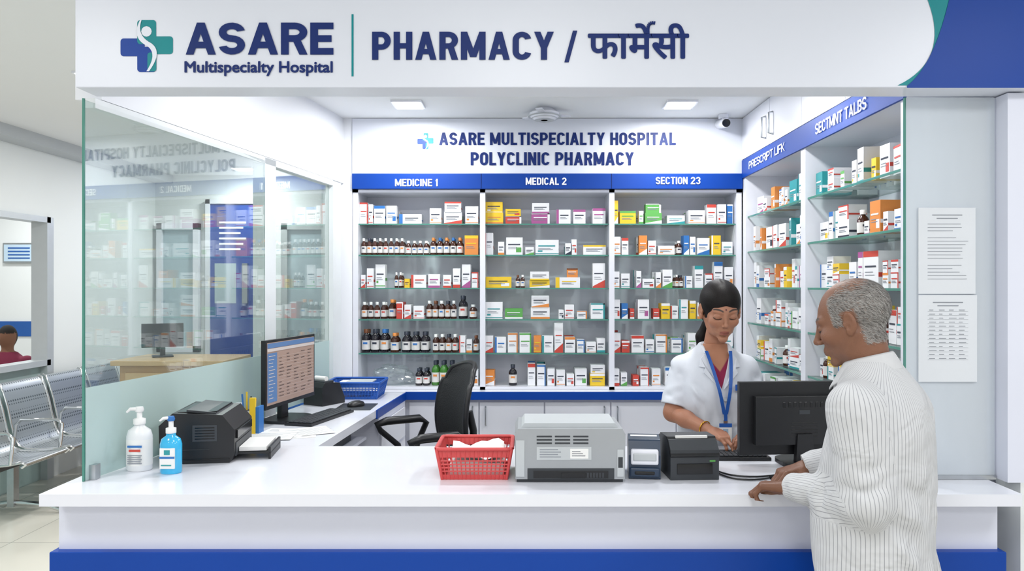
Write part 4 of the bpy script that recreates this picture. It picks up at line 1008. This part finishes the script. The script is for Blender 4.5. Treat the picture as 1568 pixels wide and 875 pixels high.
def armang(a,b_): 
    d=norm(b_-a); r=norm(np.cross(d,[.3,.2,1.] if abs(d[2])<.8 else [1.,.2,0])); w=np.cross(d,r); P=V-a; return np.arctan2(P@w,P@r)*.055
for (s0,e0,w0) in((SLp,EL,WL),(SRp,ER,WR)):
    d1=segdist(V,s0,e0); d2=segdist(V,e0,w0); lat=np.abs((V-c0)@Rm)
    mU=(d1<.080)&(d1<=d2)&(lat>.145); mF=(d2<.075)&(d2<d1)&(np.linalg.norm(V[:,:2]-c0[:2],axis=1)>.15)
    st_=np.where(mU,armang(s0,e0),st_); st_=np.where(mF,armang(e0,w0),st_)
sm_=bpy.data.materials.new('striped_shirt'); sm_.use_nodes=True; nt=sm_.node_tree; b=nt.nodes['Principled BSDF']; b.inputs['Roughness'].default_value=.9; b.inputs['Specular IOR Level'].default_value=.2
a=nt.nodes.new('ShaderNodeAttribute'); a.attribute_name='stripe'
m1=nt.nodes.new('ShaderNodeMath'); m1.operation='MULTIPLY'; m1.inputs[1].default_value=1/.0095; nt.links.new(a.outputs['Fac'],m1.inputs[0])
m2=nt.nodes.new('ShaderNodeMath'); m2.operation='FRACT'; nt.links.new(m1.outputs[0],m2.inputs[0])
rp=nt.nodes.new('ShaderNodeValToRGB'); cr=rp.color_ramp; cr.interpolation='LINEAR'
cr.elements[0].position=0; cr.elements[0].color=(*C('#c9cacc'),1); cr.elements[1].position=1; cr.elements[1].color=(*C('#c9cacc'),1)
for p_,c_ in((.36,'#c9cacc'),(.43,'#8e9095'),(.50,'#8e9095'),(.57,'#c9cacc')): e=cr.elements.new(p_); e.color=(*C(c_),1)
nt.links.new(m2.outputs[0],rp.inputs[0]); nt.links.new(rp.outputs[0],b.inputs['Base Color'])
tc=nt.nodes.new('ShaderNodeTexCoord'); nz=nt.nodes.new('ShaderNodeTexNoise'); nz.inputs['Scale'].default_value=9; nz.inputs['Detail'].default_value=2; nz.inputs['Distortion'].default_value=1.2; nt.links.new(tc.outputs['Object'],nz.inputs['Vector'])
bp=nt.nodes.new('ShaderNodeBump'); bp.inputs['Strength'].default_value=.6; bp.inputs['Distance'].default_value=.025; nt.links.new(nz.outputs['Fac'],bp.inputs['Height']); nt.links.new(bp.outputs[0],b.inputs['Normal'])
sobj('shirt',V,Fc,sm_,man,None,None,st_)
PL_=mat('shirt_plain','#c6c7c9',.9,bump=.1,scale=60)
g=MB(); nc=(c0+Fm*.038)[:2]
def ringp(t,r,z,tilt=.22): 
    d=Rm*math.sin(t)+Fm*math.cos(t); return (nc[0]+d[0]*r,nc[1]+d[1]*r,z-tilt*r*math.cos(t)*1.3)
prof_=[(.059,1.450),(.059,1.492),(.062,1.500),(.067,1.494),(.090,1.450),(.091,1.445),(.088,1.444),(.070,1.472)]
N=40; v=[];f=[]
for i in range(N):
    t=math.radians(10)+i*(2*math.pi-math.radians(20))/(N-1)
    ex=.018*max(0,abs(t-math.pi)/math.pi-.72)/.28
    for j,(r,z) in enumerate(prof_): v.append(ringp(t,r+(ex if 4<=j<=6 else 0),z-(ex*1.2 if 4<=j<=6 else 0)))
k=len(prof_)
for i in range(N-1):
    for j in range(k-1): f.append((i*k+j,i*k+j+1,(i+1)*k+j+1,(i+1)*k+j))
g.add(v,f,PL_,True)
g.build('collar',man)
for a_,w_ in((EL,WL),(ER,WR)):
    g=MB(); d=norm(w_-a_); g.cyl(w_-d*.05,w_+d*.004,.0440,.0415,PL_,28,False); g.cyl(w_+d*.004,w_-d*.02,.0415,.034,PL_,28,False); g.build('cuff',man)
colh=lambda V,c_: np.tile(np.array(c_),(len(V),1))*(1-.18*np.random.RandomState(3).rand(len(V),1)*.3)
g=SD_((.62,2.16,1.04),(.96,2.48,1.20),.0018)
g.cap(WL-norm(WL-EL)*.05,WL,.028,.025,.0); hand(g,WL+np.array([-.004,.004,-.004]),(-.80,.58,-.06),(.05,.1,1),+1,(38,50,30),1.02)
V,Fc=g.mesh(); V=smoothv(V,Fc,1); V[:,2]=np.maximum(V[:,2],1.0505)
sobj('left_hand',V,Fc,SKINM,man,None,colh(V,C('#734b35')))
g=SD_((.68,2.26,1.04),(1.0,2.50,1.20),.0018)
g.cap(WR-norm(WR-ER)*.05,WR,.028,.025,.0); hand(g,WR+np.array([0,0,-.002]),(-.93,-.22,-.12),(.0,.1,1),-1,(35,48,30),1.0)
V,Fc=g.mesh(); V=smoothv(V,Fc,1); V[:,2]=np.maximum(V[:,2],1.0505); sobj('right_hand',V,Fc,SKINM,man,None,colh(V,C('#734b35')))
g=SD_((.72,1.86,0.04),(1.28,2.36,.80),.009)
g.loft([(.70,0,0,.165,.115),(.80,0,0,.165,.115)],c0[:2],Rm[:2],.0,2.2)
for sg in(-1,1):
    h_=c0+Rm*.085*sg; h_=np.array([h_[0],h_[1],.74]); kn=np.array([h_[0],h_[1],.46])+Fm*.02; an=np.array([h_[0],h_[1],.08])
    g.cap(h_,kn,.092,.070,.04); g.cap(kn,an,.070,.062,.03,flat=True)
V,Fc=g.mesh(); sobj('trousers',V,Fc,CLOTHM,man,None,np.tile(np.array(C('#4b4f58')),(len(V),1)))
def shoes(parent,c,R_,F_,colr,sp=.085):
    g=SD_((c[0]-.4,c[1]-.4,-.02),(c[0]+.4,c[1]+.4,.16),.007)
    for sg in(-1,1):
        p=np.array([c[0],c[1],0])+R_*sp*sg; g.cap(p+np.array([0,0,.045])-F_*.05,p+np.array([0,0,.035])+F_*.16,.043,.036,.01); g.cap(p+np.array([0,0,.05]),p+np.array([0,0,.11]),.045,.045,.03)
    V,Fc=g.mesh(); V[:,2]=np.maximum(V[:,2],.0005); sobj('shoes',V,Fc,CLOTHM,parent,None,np.tile(np.array(colr),(len(V),1)))
shoes(man,c0,Rm,Fm,C('#2a211c'))

# ---------------------------- WOMAN
wom=empty('pharmacist_woman',(.80,3.2,0))
SW_=C('#ac785d'); SWD=C('#6b4030')
cw=np.array([.80,3.19,0]); Fw=np.array([0,-1.,0]); Rw=np.array([-1.,0,0])
HW=fmat((.812,3.125,1.595),(-.01,-.94,-.30),(0,0,1))
nk_=np.array(HW.inverted()@Vector((.80,3.19,1.44)))
g=SD_((-.11,-.20,-.22),(.11,.14,.14),.0021); head_sdf(g,True,nk_)
V,Fc=g.mesh(); V=smoothv(V,Fc,2)
sobj('head',V,Fc,SKINM,wom,HW,head_col(V,SW_,SWD,C('#8c4641'),True))
g=SD_((-.12,-.19,-.26),(.12,.12,.15),.0024)
g.ell((0,-.021,.036),(.083,.105,.091),.0)
g.ell((0,-.04,-.02),(.075,.078,.065),.03)
g.ell((0,-.115,-.035),(.036,.030,.038),.015)
g.cap((0.0,-.12,-.05),(.045,-.11,-.16),.026,.022,.02); g.cap((.045,-.11,-.16),(.055,-.09,-.24),.022,.012,.02)
g.ell((0,.105,-.045),(.057,.070,.093),.006,'s')
g.cap((0,.105,.022),(0,.100,.052),.030,.012,.008,'s')
g.ell((0,.06,-.07),(.09,.065,.065),.006,'s')
for sx_ in(-1,1): g.ell((sx_*.088,.0,-.016),(.022,.026,.024),.006,'s')
g.cap((0,.10,.125),(0,-.03,.130),.003,.003,.006,'s')
V,Fc=g.mesh(); V=smoothv(V,Fc,1)
ang=np.arctan2(V[:,0],V[:,2]-.02); stp=.5+.5*np.sin(ang*70+5*np.sin(V[:,1]*60)); colr=np.array(C('#0e0b0a'))*(1-.5*stp[:,None])+np.array(C('#1f1917'))*.5*stp[:,None]
sobj('hair',V,Fc,HAIRM,wom,HW,colr)
st=[(.62,0,0,.185,.130),(.85,0,0,.175,.125),(1.02,0,0,.152,.108),(1.15,0,.008,.150,.112),(1.27,0,.018,.156,.122),(1.35,0,.008,.150,.105),(1.40,0,.0,.115,.086),(1.43,0,0,.076,.068),(1.455,0,0,.054,.056)]
def shrink(s_,d): return [(z,a,b_,c_-d,e_-d) for z,a,b_,c_,e_ in s_]
g=SD_((.60,3.0,1.0),(1.0,3.36,1.50),.0032)
g.loft(shrink(st[2:],.010),cw[:2],Rw[:2],0,2.3); 
V,Fc=g.mesh(); V=smoothv(V,Fc,1)
nk=np.clip((V[:,2]-(1.345+1.3*np.abs(V[:,0]-.80)))/.004+.5,0,1)[:,None]; col=np.array(C('#861c42'))*(1-nk)+np.array(SW_)*nk; sobj('kurta',V,Fc,CLOTHM,wom,None,col)
SA=np.array([.664,3.19,1.352]); EA=np.array([.618,3.155,1.165]); WA=np.array([.738,2.965,1.120])
SB_=np.array([.936,3.19,1.352]); EB=np.array([1.000,3.165,1.175]); WB_=np.array([.905,2.975,1.120])
g=SD_((.48,2.98,.60),(1.13,3.38,1.50),.0040)
g.loft(st,cw[:2],Rw[:2],0,2.3,.0015)
fl=[]
for a_,b_ in((SA,EA),(SB_,EB)):
    g.cap((.80,3.19,1.385),a_,.04,.044,.05); m_=a_+(b_-a_)*.84; g.cap(a_,m_,.048,.056,.018,flat=True)
    fl+=ring(a_+(b_-a_)*.3,b_-a_,.052,.3,6); fl+=ring(a_+(b_-a_)*.62,b_-a_,.055,1.5,6)
for s_ in(-1,1):
    for k in range(4): fl.append(((.80+s_*(.15-.01*k),3.08,1.33-.02*k),(.80+s_*(.06+.01*k),3.06,1.25-.035*k),1 if k%2 else -1))
    for k in range(4): fl.append(((.80+s_*(.03+.032*k),3.075,1.20),(.80+s_*(.045+.034*k),3.075,.98),1 if k%2 else -1))
    for k in range(3): fl.append(((.80+s_*.14,3.10,1.16-.05*k),(.80+s_*.03,3.07,1.10-.05*k),1 if k%2 else -1))
g.folds(fl,.009,.013)
def vcut(X,Y,Z_): return np.maximum(np.maximum(np.abs(X-.80)-np.clip((Z_-1.275)*.36,0,.06),Y-3.17),1.275-Z_)
g.ap(vcut,(.70,2.98,1.27),(.90,3.17,1.5),0.0,'s')
V,Fc=g.mesh(); V=smoothv(V,Fc,1); sobj('lab_coat',V,Fc,CLOTHM,wom,None,np.tile(np.array(C('#d0d4dc')),(len(V),1)))
SG=stgrid(st)
def fy(x,z,off=.005):
    a=np.interp(z,SG[:,0],SG[:,3]); b_=np.interp(z,SG[:,0],SG[:,4]); dv=np.interp(z,SG[:,0],SG[:,2]); u=min(abs(x-.80)/a,.98)
    return 3.19-dv-b_*(1-u**2.3)**(1/2.3)-off
COATM=mat('coat_white','#d2d6de',.85,bump=.1,scale=60)
g=MB()
for s_ in(-1,1):
    P=[(.80+s_*.004,1.275),(.80+s_*.052,1.420),(.80+s_*.074,1.398),(.80+s_*.084,1.365),(.80+s_*.062,1.362),(.80+s_*.070,1.342)]
    v=[(x_,fy(x_,z_,.012),z_) for x_,z_ in P]+[(x_,fy(x_,z_,.003),z_) for x_,z_ in P]; n=6
    top_=[0,1,2,3,4,5] if s_<0 else [5,4,3,2,1,0]
    g.add(v,[top_]+[(i,(i+1)%n,n+(i+1)%n,n+i) for i in range(n)],COATM)
    g.tube([(.80+s_*.052,fy(.80+s_*.052,1.415,.002),1.415),(.80+s_*.056,3.16,1.438),(.80+s_*.050,3.21,1.448),(.80,3.245,1.452)],[.007,.010,.011,.011],COATM,8)
for z_ in(1.235,1.12,1.0,.88): g.cyl((.812,fy(.812,z_,.003),z_),(.812,fy(.812,z_,.012),z_),.007,.007,LGREY,14)
g.build('lapels',wom)
g=MB(); LY=mat('lanyard_blue','#1a55a8',.5)
def strip_(pts,wd,m,off):
    v=[];n=len(pts)
    for i,(x_,z_) in enumerate(pts): 
        v+=[(x_-wd/2,fy(x_,z_,off),z_),(x_+wd/2,fy(x_,z_,off),z_)]
    g.add(v,[(2*i,2*i+1,2*i+3,2*i+2) for i in range(n-1)],m)
for s_ in(-1,1):
    pts=[(.80+s_*(.050-.046*t)+.012*t,1.428-.253*t) for t in [i/14 for i in range(15)]]; strip_(pts,.014,LY,.017)
strip_([(.812,1.18),(.814,1.16),(.814,1.14)],.014,LY,.018)
yb=fy(.814,1.10,.021); g.box(.788,.840,yb,yb+.003,1.062,1.138,PAPER); g.box(.788,.840,yb-.001,yb,1.122,1.138,LY); g.box(.803,.825,yb-.001,yb,1.085,1.116,mat('photo_pale','#9fb8cf',.5)); 
g.lathe((.814,yb-.001,1.092),[(.001,-.0),(.006,.004),(.006,.010),(.001,.015)],mat('photo_skin','#a5785d',.6),10,sy=.15)
g.box(.795,.833,yb-.001,yb,1.070,1.074,INKD); g.box(.806,.822,yb-.002,yb+.003,1.138,1.15,STEEL); g.build('id_badge',wom)
g=MB(); yb=fy(.885,1.285,.014); g.T=Matrix.Translation((.885,yb,1.285))@Matrix.Rotation(.40,4,'Z'); g.box(-.036,.036,-.004,.002,-.012,.012,LY); g.box(-.028,.028,-.0055,-.004,.001,.006,WTXT); g.box(-.02,.02,-.0055,-.004,-.007,-.004,WTXT); g.build('name_badge',wom)
for nm,e_,w_,s0,hf,th in(('right_arm',EA,WA,SA,(.48,-.84,-.15),-1),('left_arm',EB,WB_,SB_,(-.55,-.80,-.15),+1)):
    lo=np.minimum(np.minimum(e_,w_),w_+norm(hf)*.2)-.07; hi=np.maximum(np.maximum(e_,w_),s0)+.05; hi[2]=e_[2]+.12
    g=SD_(lo,hi,.0021); g.cap(s0+(e_-s0)*.5,e_,.040,.035,.0); g.cap(e_,e_+(w_-e_)*.35,.036,.033,.02); g.cap(e_+(w_-e_)*.35,w_,.033,.021,.02)
    hand(g,w_,hf,(0,-.1,1),th,(14,26,16),.93)
    V,Fc=g.mesh(); V=smoothv(V,Fc,1); V[:,2]=np.where(V[:,1]<3.03,np.maximum(V[:,2],np.where(V[:,1]<2.90,1.069,1.0505)),V[:,2]); sobj(nm,V,Fc,SKINM,wom,None,colh(V,C('#a06c52')))
g=MB(); GOLD=mat('gold','#d9a441',.25,1); p=EA+(WA-EA)*.82; d=Vector(WA-EA).normalized(); a=d.orthogonal().normalized(); b_=d.cross(a)
g.tube([tuple(Vector(p)+a*.0285*math.cos(t)+b_*.0285*math.sin(t)) for t in [i*.2618 for i in range(24)]],.0028,GOLD,8,True); g.build('bangle',wom)
g=SD_((.58,3.04,0.04),(1.02,3.36,.76),.009)
for sg in(-1,1):
    g.cap((.80+.08*sg,3.19,.66),(.80+.08*sg,3.18,.44),.095,.068,.03); g.cap((.80+.08*sg,3.18,.44),(.80+.075*sg,3.2,.08),.066,.05,.03,flat=True)
V,Fc=g.mesh(); sobj('trousers',V,Fc,CLOTHM,wom,None,np.tile(np.array(C('#8e2048')),(len(V),1)))
shoes(wom,cw,Rw,Fw,C('#1c1a1a'),.075)

# ---------------------------- seated visitor beyond the left window
vis=empty('seated_visitor',(-5.05,7.35,0)); c=np.array([-5.08,7.35,0.])
g=SD_((-5.5,6.7,.02),(-4.7,7.7,1.38),.011)
g.ell(c+[0,0,1.20],(.078,.095,.115),.01); g.cap(c+[0,0,1.1],c+[0,.0,1.02],.05,.055,.02)
g.loft([(.45,0,0,.17,.13),(.7,0,0,.16,.12),(.9,0,0,.19,.12),(1.0,0,0,.15,.09),(1.05,0,0,.07,.06)],c[:2],(-1,0),.02)
for s_ in(-1,1):
    sh=c+[.19*s_,0,.96]; el=c+[.25*s_,-.08,.70]; ha=c+[.10*s_,-.32,.60]; g.cap(sh,el,.055,.045,.03); g.cap(el,ha,.042,.03,.02); g.ell(ha+[-.01*s_,-.05,0],(.035,.05,.02),.02)
    hp=c+[.09*s_,0,.52]; kn=c+[.10*s_,-.42,.52]; an=c+[.10*s_,-.42,.1]; g.cap(hp,kn,.085,.065,.03); g.cap(kn,an,.06,.045,.02); g.cap(an-[0,0,.05],an+[0,-.14,-.05],.04,.035,.02)
V,Fc=g.mesh(); V=smoothv(V,Fc,1); V[:,2]=np.maximum(V[:,2],0.002)
col=np.tile(np.array(C('#7a2540')),(len(V),1)); col[V[:,2]>1.05]=np.array(C('#7f5844')); z=V[:,2]; 
col[(z>1.05)&((z>1.235)|(V[:,1]>7.37))]=np.array(C('#1a1512')); col[(z<.60)&(z>.09)&(np.abs(V[:,1]-7.35)<.6)]=np.array(C('#2e3444')); col[z<=.09]=np.array(C('#1a1512')); col[(V[:,1]<7.06)&(z>.56)&(z<.66)]=np.array(C('#7f5844'))
sobj('body',V,Fc,CLOTHM,vis,None,col)
g=MB(); g.box(-5.33,-4.83,7.12,7.55,.40,.44,STEEL); g.box(-5.33,-4.83,7.52,7.55,.44,.85,STEEL)
for x_ in(-5.3,-4.86):
    for y_ in(7.15,7.5): g.box(x_-.015,x_+.015,y_-.015,y_+.015,0,.40,STEEL)
g.build('visitor_chair',bevel=.005)

# ------------------------------------------------------------------ world + camera
w=bpy.data.worlds.new('world'); sc.world=w; w.use_nodes=True; bg=w.node_tree.nodes['Background']; bg.inputs[0].default_value=(.95,.97,1,1); bg.inputs[1].default_value=.78
cam=bpy.data.cameras.new('camera'); co=bpy.data.objects.new('camera',cam); COL.objects.link(co)
co.location=(0,0,1.70); co.rotation_euler=(math.pi/2,0,0); cam.sensor_width=36; cam.lens=36*1148/1568; cam.shift_x=-21/1568; cam.clip_start=.05
sc.camera=co
